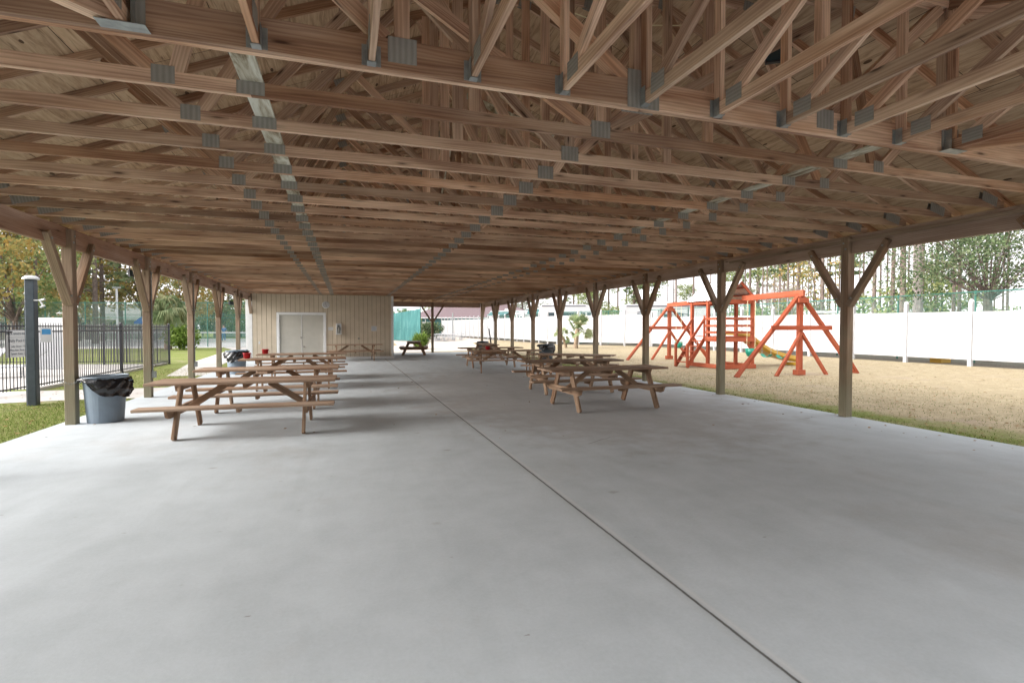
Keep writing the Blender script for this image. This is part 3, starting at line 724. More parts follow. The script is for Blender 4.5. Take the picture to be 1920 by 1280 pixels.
# roof deck: four hip planes with a 0.5 m overhang, 12 mm plywood and shingles above it
def roof():
    o = .5; ze = ZB + .185 - o * SL; zr = ZB + .185 + HS * SL
    xa, xb, ya, yb = XL - o, XR + o, Y0 - o, Y1 + o
    r0, r1 = (XC, ya + HS + o), (XC, yb - HS - o)
    P = {'a': (xa, ya, ze), 'b': (xb, ya, ze), 'c': (xb, yb, ze), 'd': (xa, yb, ze), 'r': (r0[0], r0[1], zr), 's': (r1[0], r1[1], zr)}
    faces = [('a', 'r', 's', 'd'), ('b', 'c', 's', 'r'), ('a', 'b', 'r'), ('d', 's', 'c')]
    def uvs(f, side):
        out = []
        for k in f:
            x, y, z = P[k]; v = (z - ze) / math.sin(SA)
            out.append((y if side else x, v))
        return out
    for nm_, dz, mt in (('roof_deck', 0, M['deck']), ('roof_shingles', .018, M['shingle'])):
        mb = MB()
        for i, f in enumerate(faces):
            mb.face([(P[k][0], P[k][1], P[k][2] + dz) for k in f], uvs(f, i < 2))
        PO(mb, nm_, mt)
    fb = MB()
    for a, b in (('a', 'b'), ('b', 'c'), ('c', 'd'), ('d', 'a')):
        fb.bar((P[a][0], P[a][1], ze - .05), (P[b][0], P[b][1], ze - .05), .02, .14)
    PO(fb, 'fascia', M['whitepaint'])
roof()
# pale blocks at a few truss heels
for (x, y) in ((XR - .12, 11.3), (XL + .16, 17.6), (XL + .16, 21.0), (XR - .12, 22.4)):
    PO(MB().bar((x, y - .12, ZB + .03), (x, y + .12, ZB + .10), .09, .12), 'blocking', M['paleblock'])

# ------------------------------------------------------------------ storage room under the roof
bx0, bx1, by0, by1 = XL - .02, 2.21, 25.64, 30.6
bld = thing('storage_room', 'tan wood-sided storage room with white double-door frame under the far end of the roof', 'building', (bx0, by0, 0))
def BO(mb, name, mat, parent=bld, bev=0):
    o = mb.obj(name, mat, None, bev); o.parent = parent; p = parent; t = Vector((0, 0, 0))
    while p: t += p.location; p = p.parent
    o.location = -t; return o
dx0, dx1, dz = -2.86, -.98, 2.08
w = MB(); x = bx0 + .08
gap = .013; bw = .2
while x < bx1 - .1:
    e = min(x + bw - gap, bx1 - .1)
    if e > dx0 - .12 and x < dx1 + .12:
        if x < dx0 - .12: w.box(x, dx0 - .12, by0, by0 + .02, .12, ZB); 
        w.box(max(x, dx0 - .12 + .001), min(e, dx1 + .12), by0, by0 + .02, dz + .13, ZB)
        if e > dx1 + .12: w.box(dx1 + .12, e, by0, by0 + .02, .12, ZB)
    else: w.box(x, e, by0, by0 + .02, .12, ZB)
    x += bw
BO(w, 'siding', M['siding'])
w = MB(); w.box(bx0 + .02, dx0 - .1, by0 + .02, by0 + .14, 0, ZB - .003); w.box(dx1 + .1, bx1 - .02, by0 + .02, by0 + .14, 0, ZB - .003); w.box(dx0 - .1, dx1 + .1, by0 + .02, by0 + .14, dz + .1, ZB - .003)
w.box(bx0 + .02, bx0 + .14, by0 + .14, by1, 0, ZB - .003); w.box(bx1 - .14, bx1 - .02, by0 + .14, by1, 0, ZB - .003); w.box(bx0 + .14, bx1 - .14, by1 - .12, by1, 0, ZB - .003)
BO(w, 'wall', M['groove'])
w = MB(); w.box(bx1 - .1, bx1 + .012, by0 - .012, by0 + .02, .003, ZB - .001); w.box(bx1 - .02, bx1 + .012, by0 + .02, by0 + .12, .003, ZB - .001); BO(w, 'corner_trim', M['whitepaint'])
w = MB(); w.box(bx0 - .11, bx0 + .08, by0 - .012, by0 + .02, .003, ZB - .36); BO(w, 'corner_trim', M['whitepaint'])
w = MB(); w.box(bx0 + .08, dx0 - .12, by0 - .01, by0 + .02, .003, .12); w.box(dx1 + .12, bx1 - .1, by0 - .01, by0 + .02, .003, .12); BO(w, 'skirting', M['whitepaint'])
df = part('double_door', bld, ((dx0 + dx1) / 2 - bx0, 0, 0))
w = MB(); w.box(dx0 - .12, dx0, by0 - .02, by0 + .1, 0.003, dz + .12); w.box(dx1, dx1 + .12, by0 - .02, by0 + .1, .003, dz + .12); w.box(dx0, dx1, by0 - .02, by0 + .1, dz, dz + .12)
BO(w, 'frame', M['whitepaint'], df, bev=.004)
mid = (dx0 + dx1) / 2
for a, b in ((dx0 + .005, mid - .012), (mid + .012, dx1 - .005)):
    BO(MB().box(a, b, by0 + .03, by0 + .075, .01, dz - .005), 'door_leaf', M['door'], df, bev=.003)
BO(MB().box(mid - .01, mid + .01, by0 + .02, by0 + .07, .012, dz - .006), 'astragal', M['whitepaint'], df)
h = MB(); h.box(mid - .06, mid - .01, by0 + .005, by0 + .03, .98, 1.08); h.box(mid - .03, mid + .03, by0 - .002, by0 + .012, 1.02, 1.06); BO(h, 'hasp', M['metal'], df)
h = MB(); h.tube([(mid + .1, by0 + .03, 1.0), (mid + .1, by0 - .03, 1.0), (mid + .1, by0 - .03, 1.1), (mid + .1, by0 + .03, 1.1)], .008, 6); BO(h, 'handle', M['metal'], df)
h = MB(); h.tube([(mid + .09, by0 + .03, .62), (mid + .09, by0 - .02, .62)], [.035, .028], 10); BO(h, 'door_knob', M['metal'], df)
h = MB()
for zz in (.3, 1.05, 1.8):
    for xx in (dx0 + .006, dx1 - .006): h.box(xx - .008, xx + .008, by0 + .01, by0 + .03, zz - .05, zz + .05)
BO(h, 'hinges', M['metal'], df)
# wall fittings
def wx(px): return px
ck = thing('wall_clock', 'round white wall clock high on the tan wall above the doors', 'clock', (-.86, by0, 2.56))
MB().lathe([(0, .03), (.15, .03), (.165, .02), (.17, 0), (.165, -.01), (0, -.01)][::-1], 28).obj('case', M['whitepaint'], ck, smooth=False).rotation_euler = (R(90), 0, 0)
MB().lathe([(0, .0322), (.145, .0322), (.145, .031)], 28).obj('dial', M['paper'], ck).rotation_euler = (R(90), 0, 0)
hm = MB(); hm.bar((0, -.036, 0), (.03, -.036, -.085), .004, .01); hm.bar((0, -.036, 0), (-.02, -.036, .11), .004, .008)
for i in range(12):
    a = R(30 * i); hm.bar((math.sin(a) * .115, -.034, math.cos(a) * .115), (math.sin(a) * .135, -.034, math.cos(a) * .135), .003, .008)
hm.obj('hands', M['black'], ck)
fe = thing('extinguisher_cabinet', 'white framed glass-front extinguisher cabinet right of the double doors', 'cabinet', (-.30, by0, 1.43))
f = MB(); f.box(-.12, -.085, -.14, 0, -.26, .26); f.box(.085, .12, -.14, 0, -.26, .26); f.box(-.085, .085, -.14, 0, .225, .26); f.box(-.085, .085, -.14, 0, -.26, -.225); f.box(-.085, .085, -.02, 0, -.225, .225); f.obj('frame', M['whitepaint'], fe, bev=.004)
e = MB(); e.lathe([(0, -.2), (.055, -.2), (.06, -.18), (.06, .02), (.045, .07), (.018, .09), (.018, .12), (0, .12)], 14, (0, -.085)); e.obj('cylinder', M['metal'], fe)
e = MB(); e.box(-.05, .06, -.1, -.06, .12, .15); e.tube([(.03, -.09, .13), (.07, -.11, .06), (.065, -.11, -.08)], .009, 6); e.obj('nozzle', M['black'], fe)
def sign(name, label, cat, x, z, w, h, mat, lines=0, ink='ink', grp=None, y=None, depth=.006):
    t = thing(name, label, cat, (x, (by0 if y is None else y), z), 0, grp)
    MB().box(-w / 2, w / 2, -depth, 0, -h / 2, h / 2).obj('board', mat, t)
    if lines:
        mb = MB(); random.seed(int(abs(x * 100)) + 3)
        for i in range(lines):
            zz = h / 2 - h * (i + .8) / (lines + .6); l = w * random.uniform(.5, .82)
            xx = -l / 2
            while xx < l / 2 - .01:
                ww = random.uniform(.012, .035); mb.box(xx, min(xx + ww, l / 2), -depth - .0015, -depth, zz - h * .018, zz + h * .018); xx += ww + .012
        mb.obj('print', M[ink], t)
    return t
sign('light_switch_plate', 'pale blank plate on the tan wall beside the door frame', 'plate', -.66, 1.45, .22, .15, M['paper'], 2, 'door')
sign('wall_notice', 'white paper notice with printed lines near the right end of the tan wall', 'notice', 1.30, 1.45, .26, .24, M['paper'], 5, 'inkblue')
sign('outlet_cover', 'small white outlet cover low on the tan wall left of the doors', 'outlet cover', -3.70, .82, .075, .12, M['paper'])
sign('outlet_cover', 'small pale outlet cover low on the tan wall right of the far bench', 'outlet cover', 1.62, .45, .05, .06, M['paper'])
kn = thing('wall_spigot', 'small dark round fitting on the tan wall above the far table', 'fitting', (.60, by0, .98)); e = MB(); e.lathe([(0, 0), (.05, 0), (.05, .02), (.02, .03), (.02, .06), (0, .06)], 14); o = e.obj('cover', M['metal'], kn); o.rotation_euler = (R(90), 0, 0)
dsp = thing('downspout', 'white rainwater downspout at the left corner of the storage room', 'downspout', (bx0 - .16, by0 + .1, 0)); MB().box(-.04, .04, -.03, .03, .02, 2.72).obj('pipe', M['whitepaint'], dsp); MB().tube([(0, 0, 2.7), (.0, -.02, 2.8), (-.12, -.02, 2.9)], .03, 6).obj('elbow', M['whitepaint'], dsp)

# ------------------------------------------------------------------ picnic tables
def make_table(L=2.44, name='picnic_table'):
    t = thing(name, 'wooden picnic table', 'picnic table')
    W = .72; n = 5; bw = .139; g = .007
    for i in range(n):
        y = (i - (n - 1) / 2) * (bw + g)
        MB().bar((-L / 2 + random.uniform(-.004, .004), y, .721), (L / 2, y, .721), bw, .038).obj('top_board', M['tablewood'], t, bev=.005)
    for s in (-1, 1):
        for k in (0,):
            sb = MB(); sb.bar((-L / 2, s * .66, .431), (L / 2, s * .66, .431), .24, .038); sb.obj('bench_seat', M['tablewood'], t, bev=.006)
    for e in (-1, 1):
        x = e * (L / 2 - .42)
        for s in (-1, 1):
            MB().bar((x, s * .26, .70), (x, s * .60, 0.0), .038, .13, up=(0, 1, 0)).obj('leg', M['tablelegwood'], t, bev=.004)
        MB().prism([(-.34, .702), (.34, .702), (.30, .62), (-.30, .62)], x + e * .021, x + e * .059, 'x').obj('top_cleat', M['tablelegwood'], t)
        MB().prism([(-.76, .412), (.76, .412), (.72, .33), (.64, .30), (-.64, .30), (-.72, .33)], x + e * .021, x + e * .059, 'x').obj('seat_rail', M['tablelegwood'], t)
        MB().bar((x - e * .03, 0, .36), (e * .28, 0, .69), .038, .09).obj('diagonal_brace', M['tablelegwood'], t, bev=.003)
    MB().prism([(-.34, .702), (.34, .702), (.30, .64), (-.30, .64)], -.02, .02, 'x').obj('top_cleat', M['tablelegwood'], t)
    for s in (-1, 1):
        MB().prism([(s * .55, .412), (s * .77, .412), (s * .74, .36), (s * .58, .36)], -.02, .02, 'x').obj('seat_cleat', M['tablelegwood'], t)
    return t
tb = make_table(); tt = tree_of(tb)
G1 = 'picnic tables in a row along the left side'; G2 = 'picnic tables clustered on the right side'
tb.location = (-1.36, 8.42, 0); tb.rotation_euler = (0, 0, R(-1.5)); tb['label'] = 'nearest brown picnic table on the left, beside the grey trash can'; tb['group'] = G1
def tab(x, y, r, label, grp): return clone(tt, None, label, grp, (x, y, 0), R(r))
tab(-1.35, 10.72, -1, 'brown picnic table directly behind the nearest left one, with nothing on it', G1)
tab(-1.22, 14.0, 2, 'picnic table on the left with a red pot, beside the second grey can', G1)
tab(-1.2, 16.4, 3, 'picnic table farthest back in the left row, with a red pot near its left end', G1)
tab(.4, 24.7, 2, 'picnic table standing against the tan wall below the paper notice', 'picnic tables against the tan wall')
tab(4.68, 8.85, 1.5, 'nearest picnic table on the right side, standing clear of the others', G2)
tab(5.05, 11.2, -2, 'picnic table just behind the nearest right-hand one, in line with it', G2)
tab(6.1, 13.5, -42, 'picnic table set askew between the right-hand tables, turned towards the lawn', G2)
tab(5.15, 16.8, -14, 'picnic table with a red bucket behind the askew one on the right', G2)
tab(5.3, 19.15, -2, 'picnic table in the back of the right cluster, nearly hidden by the one in front', G2)
tab(6.35, 23.6, 85, 'picnic table turned end-on at the back of the right cluster', G2)
tab(3.6, 28.9, 82, 'lone picnic table seen end-on past the corner of the tan room', 'picnic tables beyond the tan room')

def pot(x, y, z, s, label):
    t = thing('red_pot', label, 'pot', (x, y, z)); t.scale = (s,) * 3
    MB().lathe([(.0, .004), (.085, .004), (.10, .14), (.115, .14), (.117, .165), (.105, .165), (.095, .02), (0, .02)], 22).obj('bucket', M['red'], t, smooth=True)
    MB().tube([(.112, 0, .15), (.13, 0, .1), (.112, 0, .02)], .006, 5).obj('handle', M['red'], t)
pot(-2.30, 14.02, .741, .82, 'red plastic pot on the left end of the table beside the second grey can')
pot(-2.2, 16.3, .741, .82, 'red plastic pot on the farthest table of the left row')
pot(4.62, 17.05, .741, .75, 'dark red bucket on the table at the back of the right cluster')

# ------------------------------------------------------------------ trash cans
def trash_can(name, label, loc, canmat, s=1, grp=None, seed=1):
    t = thing(name, label, 'trash can', loc, 0, grp); t.scale = (s,) * 3
    prof = [(0, .0), (.245, .0), (.25, .02), (.262, .2), (.29, .60), (.30, .70), (.318, .70), (.322, .735), (.30, .745), (.285, .735), (.27, .5), (0, .05)]
    def wob(r, z, a, k):
        q = 1 + (.012 if (int(a / (2 * math.pi) * 40) % 5 == 0 and .02 < z < .6) else 0); return r * q, z
    MB().lathe(prof, 40, wob=wob).obj('body', canmat, t, bev=0, smooth=False)
    rnd = random.Random(seed)
    ph = [rnd.uniform(0, 6.28) for _ in range(6)]
    def drop(a): return .13 + .07 * math.sin(a * 1 + ph[0]) + .045 * math.sin(2 * a + ph[1]) + .02 * math.sin(5 * a + ph[2])
    def bw(r, z, a, k):
        fr = max(0, k - 2) / 8.0; cr = .009 * math.sin(13 * a + ph[3] + k * 1.3) + .007 * math.sin(23 * a + ph[4] + k * 2.1) + .003 * math.sin(37 * a + k)
        if k <= 2: return r + cr * .3, z
        return r + cr * (1 + fr) + (.02 if k < 9 else -.01), .745 - drop(a) * fr * 1.35 + cr * .6
    prof = [(.15, .50), (.27, .60), (.29, .74)] + [(.325 + .006 * i, .7 - .02 * i) for i in range(0, 9)]
    MB().lathe(prof, 72, wob=bw).obj('bag', M['bag'], t, smooth=True)
    MB().tube([(.318 * math.cos(a), .318 * math.sin(a), .752 + .012 * math.cos(a)) for a in [i * math.pi / 16 for i in range(33)]], .014, 8, cap=False).obj('rim', canmat, t, smooth=True)
    for s2 in (-1, 1):
        MB().tube([(s2 * .31, -.07, .66), (s2 * .36, -.05, .68), (s2 * .36, .05, .68), (s2 * .31, .07, .66)], .014, 6).obj('handle', canmat, t)
    return t
trash_can('trash_can', 'blue-grey trash can with black liner chained to the nearest left post', (-3.66, 9.83, 0), M['can'], .96, 'grey trash cans along the left side', 3)
trash_can('trash_can', 'blue-grey trash can with black liner beside the fourth left post, behind the tables', (-3.38, 18.75, 0), M['can'], 1.0, 'grey trash cans along the left side', 5)
trash_can('trash_can', 'dark trash can with black bag by a right-hand post in front of the palms', (8.05, 20.3, 0), M['candark'], 1.05, None, 8)
trash_can('trash_can', 'grey trash can seen under the tabletops at the far right posts', (7.45, 28.6, 0), M['can'], .95, None, 9)
pl = thing('leaning_pole', 'dark pole leaning against a far right-hand post', 'pole', (7.75, 27.6, 0)); MB().tube([(0, 0, 0), (-.12, .3, 1.45)], [.05, .03], 8).obj('shaft', M['black'], pl); MB().lathe([(0, 0), (.12, 0), (.12, .03), (0, .04)], 12).obj('foot', M['black'], pl)
# chain from post to can
chn = thing('chain', 'galvanised chain tying the near grey trash can to its post', 'chain', (-4.04, 9.60, .66))
lk = MB()
pts = [(-.09, -.05), (-.05, -.1), (.06, -.1), (.13, -.04), (.2, .05), (.27, .1)]
tot = []
for a, b in zip(pts[:-1], pts[1:]):
    n = max(1, int(math.hypot(b[0] - a[0], b[1] - a[1]) / .03))
    tot += [(a[0] + (b[0] - a[0]) * i / n, a[1] + (b[1] - a[1]) * i / n) for i in range(n)]
for i, (x, y) in enumerate(tot):
    z = .02 * math.sin(i * .9) + .0; nx, ny = tot[min(i + 1, len(tot) - 1)]; d = Vector((nx - x, ny - y, 0)); d = d.normalized() if d.length > 0 else Vector((1, 0, 0))
    s_ = Vector((0, 0, 1)) if i % 2 else Vector((0, 0, 1)).cross(d)
    c = Vector((x, y, z)); ring = [c + d * .02 * math.cos(t) + s_ * .011 * math.sin(t) for t in [j * math.pi / 4 for j in range(9)]]
    lk.tube(ring, .0035, 4, cap=False)
lk.obj('links', M['galv'], chn)

# fittings on posts: conduit, outlet boxes, floodlights
for (x, y, lab) in ((XL + .085, 12.945, 'grey conduit running down the second left post'), (XL + .085, 16.21, 'grey conduit running down the third left post')):
    t = thing('conduit', lab, 'conduit', (x, y, 0)); MB().tube([(0, 0, .55), (0, 0, 2.7)], .013, 6).obj('pipe', M['galv'], t); MB().box(-.02, .06, -.035, .035, .42, .56).obj('outlet_box', M['galv'], t, bev=.004)
def flood(x, y, z, rz, lab, mat='black', sc=1):
    t = thing('floodlight', lab, 'floodlight', (x, y, z), rz); t.scale = (sc,) * 3
    MB().prism([(-.10, -.07), (.10, -.07), (.12, .07), (-.12, .07)], -.05, .0).obj('housing', M[mat], t, bev=.008)
    MB().prism([(-.09, -.055), (.09, -.055), (.105, .055), (-.105, .055)], -.056, -.051).obj('lens', M['glass'], t)
    MB().tube([(0, 0, 0), (0, .06, .03), (0, .08, .12)], .012, 6).obj('bracket', M[mat], t)
flood(XL - .17, 12.7, 2.62, R(60), 'small black floodlight on the second left post')
flood(XL - .2, 22.5, 2.45, R(60), 'small black floodlight on the fifth left post')
flood(4.03, 4.1, 4.14, R(-35), 'floodlight with dark lens fixed among the trusses on the right', 'black', .9)
flood(.27, 4.2, 4.16, R(-5), 'white-framed floodlight fixed high among the trusses near the top edge', 'whitepaint', 1.0)
wr = thing('wires', 'loose thin pale cable strung between the trusses overhead', 'cable', (XC, 4.2, 4.2))
MB().tube([(-1.8, 0, .6), (-1.0, .1, .5), (-.3, .2, .22), (.4, .3, .18), (1.4, .3, .35)], .006, 5).obj('cable', M['rope'], wr)

# ------------------------------------------------------------------ pool fence, sign pole, pool box on the left
pf = thing('pool_fence', 'black metal picket fence enclosing the pool deck on the left', 'fence', (-7.0, 13.6, 0))
def FO(mb, name, mat, parent=pf, bev=0):
    return BO(mb, name, mat, parent, bev)
pick = MB().tube([(0, 0, .09), (0, 0, 1.56), (0, 0, 1.62)], [.0125, .0125, .001], 4, cap=False)
def fence_run(a, b, posts, hh=1.6):
    a, b = Vector(a), Vector(b); L = (b - a).length; d = (b - a) / L
    n = int(L / .115); mb = MB()
    for i in range(n + 1):
        p = a + d * (i * L / n)
        mb.tube([(p.x, p.y, .07), (p.x, p.y, hh - .05), (p.x, p.y, hh + .03)], [.0115, .0115, .002], 4, cap=False)
    for z in (.12, hh - .2, hh - .07): mb.bar((a.x, a.y, z), (b.x, b.y, z), .025, .03)
    FO(mb, 'picket_panel', M['black'])
    for t in posts:
        p = a + d * (t * L)
        m2 = MB().box(p.x - .035, p.x + .035, p.y - .035, p.y + .035, 0, hh + .04); m2.lathe([(.05, hh + .04), (.035, hh + .06), (0, hh + .07)], 4, (p.x, p.y)); FO(m2, 'fence_post', M['black'])
fence_run((-7.15, 13.9), (-7.1, 15.1), (0, 1))
fence_run((-7.08, 15.15), (-6.9, 24.5), (.52, .73, 1.0), 1.6)
fence_run((-6.9, 24.5), (-22, 27.5), (.12, .16, .3, .45, .6, .8))
fence_run((-7.15, 13.9), (-16, 13.0), (.3, .6, .9))
MB_k = MB().box(-7.18, -6.98, 15.2, 24.6, -.05, .06); FO(MB_k, 'kerb', M['path'])
pp = thing('sign_pole', 'thick dark grey square pole with pale cap standing on the left lawn', 'pole', (-5.76, 12.34, 0))
MB().box(-.075, .075, -.075, .075, -.02, 2.42).obj('shaft', M['darkgrey'], pp, bev=.012)
MB().lathe([(.13, 2.42), (.13, 2.45), (.08, 2.49), (0, 2.5)], 16).obj('cap', M['paper'], pp)
MB().box(-.092, -.077, -.05, .01, -.02, 1.9).obj('channel', M['darkgrey'], pp)
cmr = thing('security_camera', 'small white security camera bracket on the dark grey pole', 'camera', (-5.70, 12.28, 2.02)); MB().tube([(0, 0, .0), (.1, 0, .0), (.16, -.02, -.12)], .014, 6).obj('arm', M['paper'], cmr); MB().tube([(.10, 0, .0), (.2, -.05, .02)], .02, 6).obj('lens_tube', M['paper'], cmr); MB().tube([(.13, -.05, -.14), (.2, -.05, -.1)], .02, 6).obj('lens_tube', M['paper'], cmr)
def text(body, parent, size, loc, mat, rz=0, sx=1):
    c = bpy.data.curves.new('lettering', 'FONT'); c.body = body; c.size = size; c.align_x = 'CENTER'; c.align_y = 'CENTER'; c.extrude = .001; c.materials.append(mat)
    tmp = bpy.data.objects.new('t', c); COL.objects.link(tmp); dg = bpy.context.evaluated_depsgraph_get(); me = bpy.data.meshes.new_from_object(tmp.evaluated_get(dg)); me.name = 'lettering'; bpy.data.objects.remove(tmp)
    o = bpy.data.objects.new('lettering', me); COL.objects.link(o); o.parent = parent; o.location = loc; o.rotation_euler = (R(90), 0, rz); o.scale = (sx, 1, 1); return o
sg = thing('pool_sign', 'white pool hours sign wired to the black picket fence beside the pole', 'sign', (-7.06, 14.62, 1.13), R(66))
sg.scale = (1.0, 1, .98)
MB().box(-.30, .30, -.008, 0, -.31, .31).obj('board', M['paper'], sg, bev=.002)
text('POOL BANDS REQUIRED', sg, .075, (0, -.011, .23), M['ink'], 0, .68); MB().box(-.27, .27, -.0105, -.009, .145, .15).obj('rule', M['ink'], sg)
text('Daily Pool Hours', sg, .095, (0, -.011, .07), M['ink'], 0, .75)
for i, s in enumerate(('July: Dawn - Dusk', 'Mon-Sun: Pool Open', 'Splash Zone: Open')): text(s, sg, .062, (0, -.011, -.06 - .085 * i), M['ink'], 0, .8)
s2 = thing('gate_notice', 'small white and blue notice on the black fence gate right of the pole', 'notice', (-6.98, 15.55, 1.33), R(60)); MB().box(-.13, .13, -.006, 0, -.19, .17).obj('board', M['paper'], s2); MB().box(-.10, .10, -.008, -.006, .0, .13).obj('print', M['inkblue'], s2)
lg = thing('pool_box', 'long white equipment screen standing on the pool deck behind the fence', 'screen', (-10.5, 22.7, 0), R(4))
MB().box(0, .98, 0, .4, 1.4, 1.85).obj('casing', M['whitepaint'], lg, bev=.01); MB().box(.01, .97, .01, .39, .0, 1.4).obj('panel', M['paper'], lg, bev=.005)
um = thing('pool_shelter', 'white flat canopy on green post beyond the pool at the left edge', 'shelter', (-15.2, 19.6, 0)); MB().box(-1.6, 1.35, -1, 1, 2.28, 2.36).obj('canopy', M['whitepaint'], um); MB().box(-.06, .06, -.06, .06, 0, 2.28).obj('post', M['greensteel'], um); MB().box(1.0, 1.08, -.04, .04, 0, 2.28).obj('post', M['greensteel'], um)
for i, (x, y, r) in enumerate(((-9.6, 19.4, 20), (-11.2, 20.6, 60), (-13, 19.2, 10))):
    c = thing('lounge_chair', ('white pool lounge chair nearest the picket fence', 'white pool lounge chair turned sideways on the pool deck', 'white pool lounge chair at the left of the pool deck')[i], 'lounge chair', (x, y, 0), R(r), 'lounge chairs on the pool deck')
    MB().bar((-.9, 0, .32), (.3, 0, .32), .6, .04).obj('seat', M['paper'], c); MB().bar((.3, 0, .32), (.85, 0, .8), .6, .04).obj('backrest', M['paper'], c)
    for sx in (-.8, .25):
        for sy in (-.26, .26): MB().bar((sx, sy, 0), (sx, sy, .31), .03, .03).obj('leg', M['darkgrey'], c)

# ------------------------------------------------------------------ chain link fences
def chain_fence(name, label, pts, h, step=3.05, mid=False, z0=0.0, screen=None):
    t = thing(name, label, 'fence', (pts[0][0], pts[0][1], 0))
    for a, b in zip(pts[:-1], pts[1:]):
        a, b = Vector((a[0], a[1])), Vector((b[0], b[1])); L = (b - a).length; d = (b - a) / L; n = max(1, round(L / step))
        mb = MB(); mb.face([(a.x, a.y, z0), (b.x, b.y, z0), (b.x, b.y, h), (a.x, a.y, h)], [(0, 0), (L, 0), (L, h), (0, h)]); BO(mb, 'mesh_panel', M['chainlink'], t)
        rl = MB(); rl.tube([(a.x, a.y, h), (b.x, b.y, h)], .028, 6)
        if mid: rl.tube([(a.x, a.y, h * mid), (b.x, b.y, h * mid)], .02, 6)
        BO(rl, 'top_rail', M['greensteel'], t)
        for i in range(n + 1):
            p = a + d * (i * L / n); BO(MB().tube([(p.x, p.y, 0), (p.x, p.y, h + .06)], .04, 6), 'fence_post', M['greensteel'], t)
    return t
chain_fence('tennis_fence', 'tall green chain-link fence along the near side of the tennis court', [(-46, 57.0), (-13.4, 46.8), (-4.0, 43.8)], 3.45, mid=.66)
chain_fence('tennis_fence', 'green chain-link fence at the back of the tennis court', [(-48, 86), (-20, 82), (4, 74)], 3.3, mid=.5)
chain_fence('boundary_fence', 'green chain-link fence standing just behind the white vinyl fence', [(25.3, 2), (25.3, 34), (24.6, 40.2), (19.4, 46.5), (19.6, 78)], 3.0)
chain_fence('screen_fence', 'green chain-link fence frame carrying the teal windscreen', [(2.0, 68), (7.77, 56.6)], 3.65, step=4)
ws = thing('windscreen', 'faded teal fabric windscreen hung on the far chain-link fence', 'windscreen', (7.7, 56.5, 0))
mb = MB(); n = 14
for i in range(n):
    u0, u1 = i / n, (i + 1) / n; ax, ay = 7.72 + (2.4 - 7.72) * u0, 56.45 + (67.2 - 56.45) * u0; bx, by = 7.72 + (2.4 - 7.72) * u1, 56.45 + (67.2 - 56.45) * u1
    h0, h1 = 3.55 - .75 * u0 ** .8, 3.55 - .75 * u1 ** .8; w0 = .05 * math.sin(i * 1.7)
    mb.face([(ax, ay + w0, .05), (bx, by + .05 * math.sin((i + 1) * 1.7), .05), (bx, by, h1), (ax, ay, h0)], [(u0 * 12, 0), (u1 * 12, 0), (u1 * 12, h1), (u0 * 12, h0)])
BO(mb, 'fabric', M['windscreen'], ws)
BO(MB().bar((7.72, 56.40, 1.35), (2.4, 67.15, 1.35), .03, .05), 'batten', M['windscreen'], ws)
tn = thing('tennis_net', 'dark tennis net with white top band across the court', 'net', (-20, 60, 0)); 
BO(MB().face([(-24, 62, .05), (-6, 57, .05), (-6, 57, .98), (-24, 62, .98)], [(0, 0), (18, 0), (18, .98), (0, .98)]) or MB(), 'x', M['chainlink'], tn) if False else None
mb = MB(); mb.face([(-24, 62, .05), (-5, 56.6, .05), (-5, 56.6, .98), (-24, 62, .98)], [(0, 0), (19, 0), (19, .98), (0, .98)]); BO(mb, 'netting', M['chainlink'], tn)
BO(MB().bar((-24, 62, 1.0), (-5, 56.6, 1.0), .03, .13), 'top_band', M['paper'], tn)
for p in ((-24.1, 62.03), (-4.9, 56.57)): BO(MB().tube([(p[0], p[1], 0), (p[0], p[1], 1.1)], .05, 8), 'net_post', M['greensteel'], tn)

# ------------------------------------------------------------------ white vinyl fences
def vinyl_fence(label, pts, hs, z0s=(.24, .24), step=2.44):
    t = thing('vinyl_fence', label, 'fence', (pts[0][0], pts[0][1], 0))
    for k, (a, b) in enumerate(zip(pts[:-1], pts[1:])):
        h0, h1 = hs[k], hs[k + 1]
        a, b = Vector((a[0], a[1])), Vector((b[0], b[1])); L = (b - a).length; d = (b - a) / L; n = max(1, round(L / step)); nx, ny = -d.y, d.x
        for i in range(n + 1):
            p = a + d * (i * L / n); h = h0 + (h1 - h0) * i / n
            if not (i == 0 and k):
                m2 = MB().box(p.x - .065, p.x + .065, p.y - .065, p.y + .065, -.02, h + .38); m2.lathe([(.10, h + .38), (.10, h + .40), (.07, h + .47), (0, h + .50)], 4, (p.x, p.y))
                BO(m2, 'fence_post', M['white'], t)
            if i < n:
                q = a + d * ((i + 1) * L / n); zb = z0s[0]
                p1 = p + d * .068; q1 = q - d * .068; hb = h; hm = h1 if False else h0 + (h1 - h0) * (i + 1) / n
                pan = MB(); m = 16; W_ = (q1 - p1).length
                for j in range(m):
                    c0 = p1 + d * (W_ * j / m + .003); c1 = p1 + d * (W_ * (j + 1) / m - .003); hh = (hb + hm) / 2
                    pan.bar((c0.x, c0.y, (zb + .14 + hh - .18) / 2), (c1.x, c1.y, (zb + .14 + hh - .18) / 2), .02, hh - .18 - zb - .14)
                pan.bar((p1.x, p1.y, zb + .07), (q1.x, q1.y, zb + .07), .045, .14); pan.bar((p1.x, p1.y, hb - .09), (q1.x, q1.y, hm - .09), .045, .18)
                BO(pan, 'fence_panel', M['white'], t)
    return t
vinyl_fence('white vinyl fence panels with pointed posts along the right lawn behind the playset', [(23.2, -1.0), (23.2, 35.75)], (2.0, 2.3), step=2.44)
vinyl_fence('white vinyl fence run behind the two palms, receding to the far end', [(23.2, 36.0), (18.1, 43.0), (17.8, 58), (17.2, 76), (16.4, 92)], (2.55, 2.55, 2.6, 2.7, 2.8), step=2.3)
vinyl_fence('distant white fence with closely spaced tall posts at the far end of the sandy path', [(15.6, 98), (2, 104)], (2.6, 2.4), step=1.2)

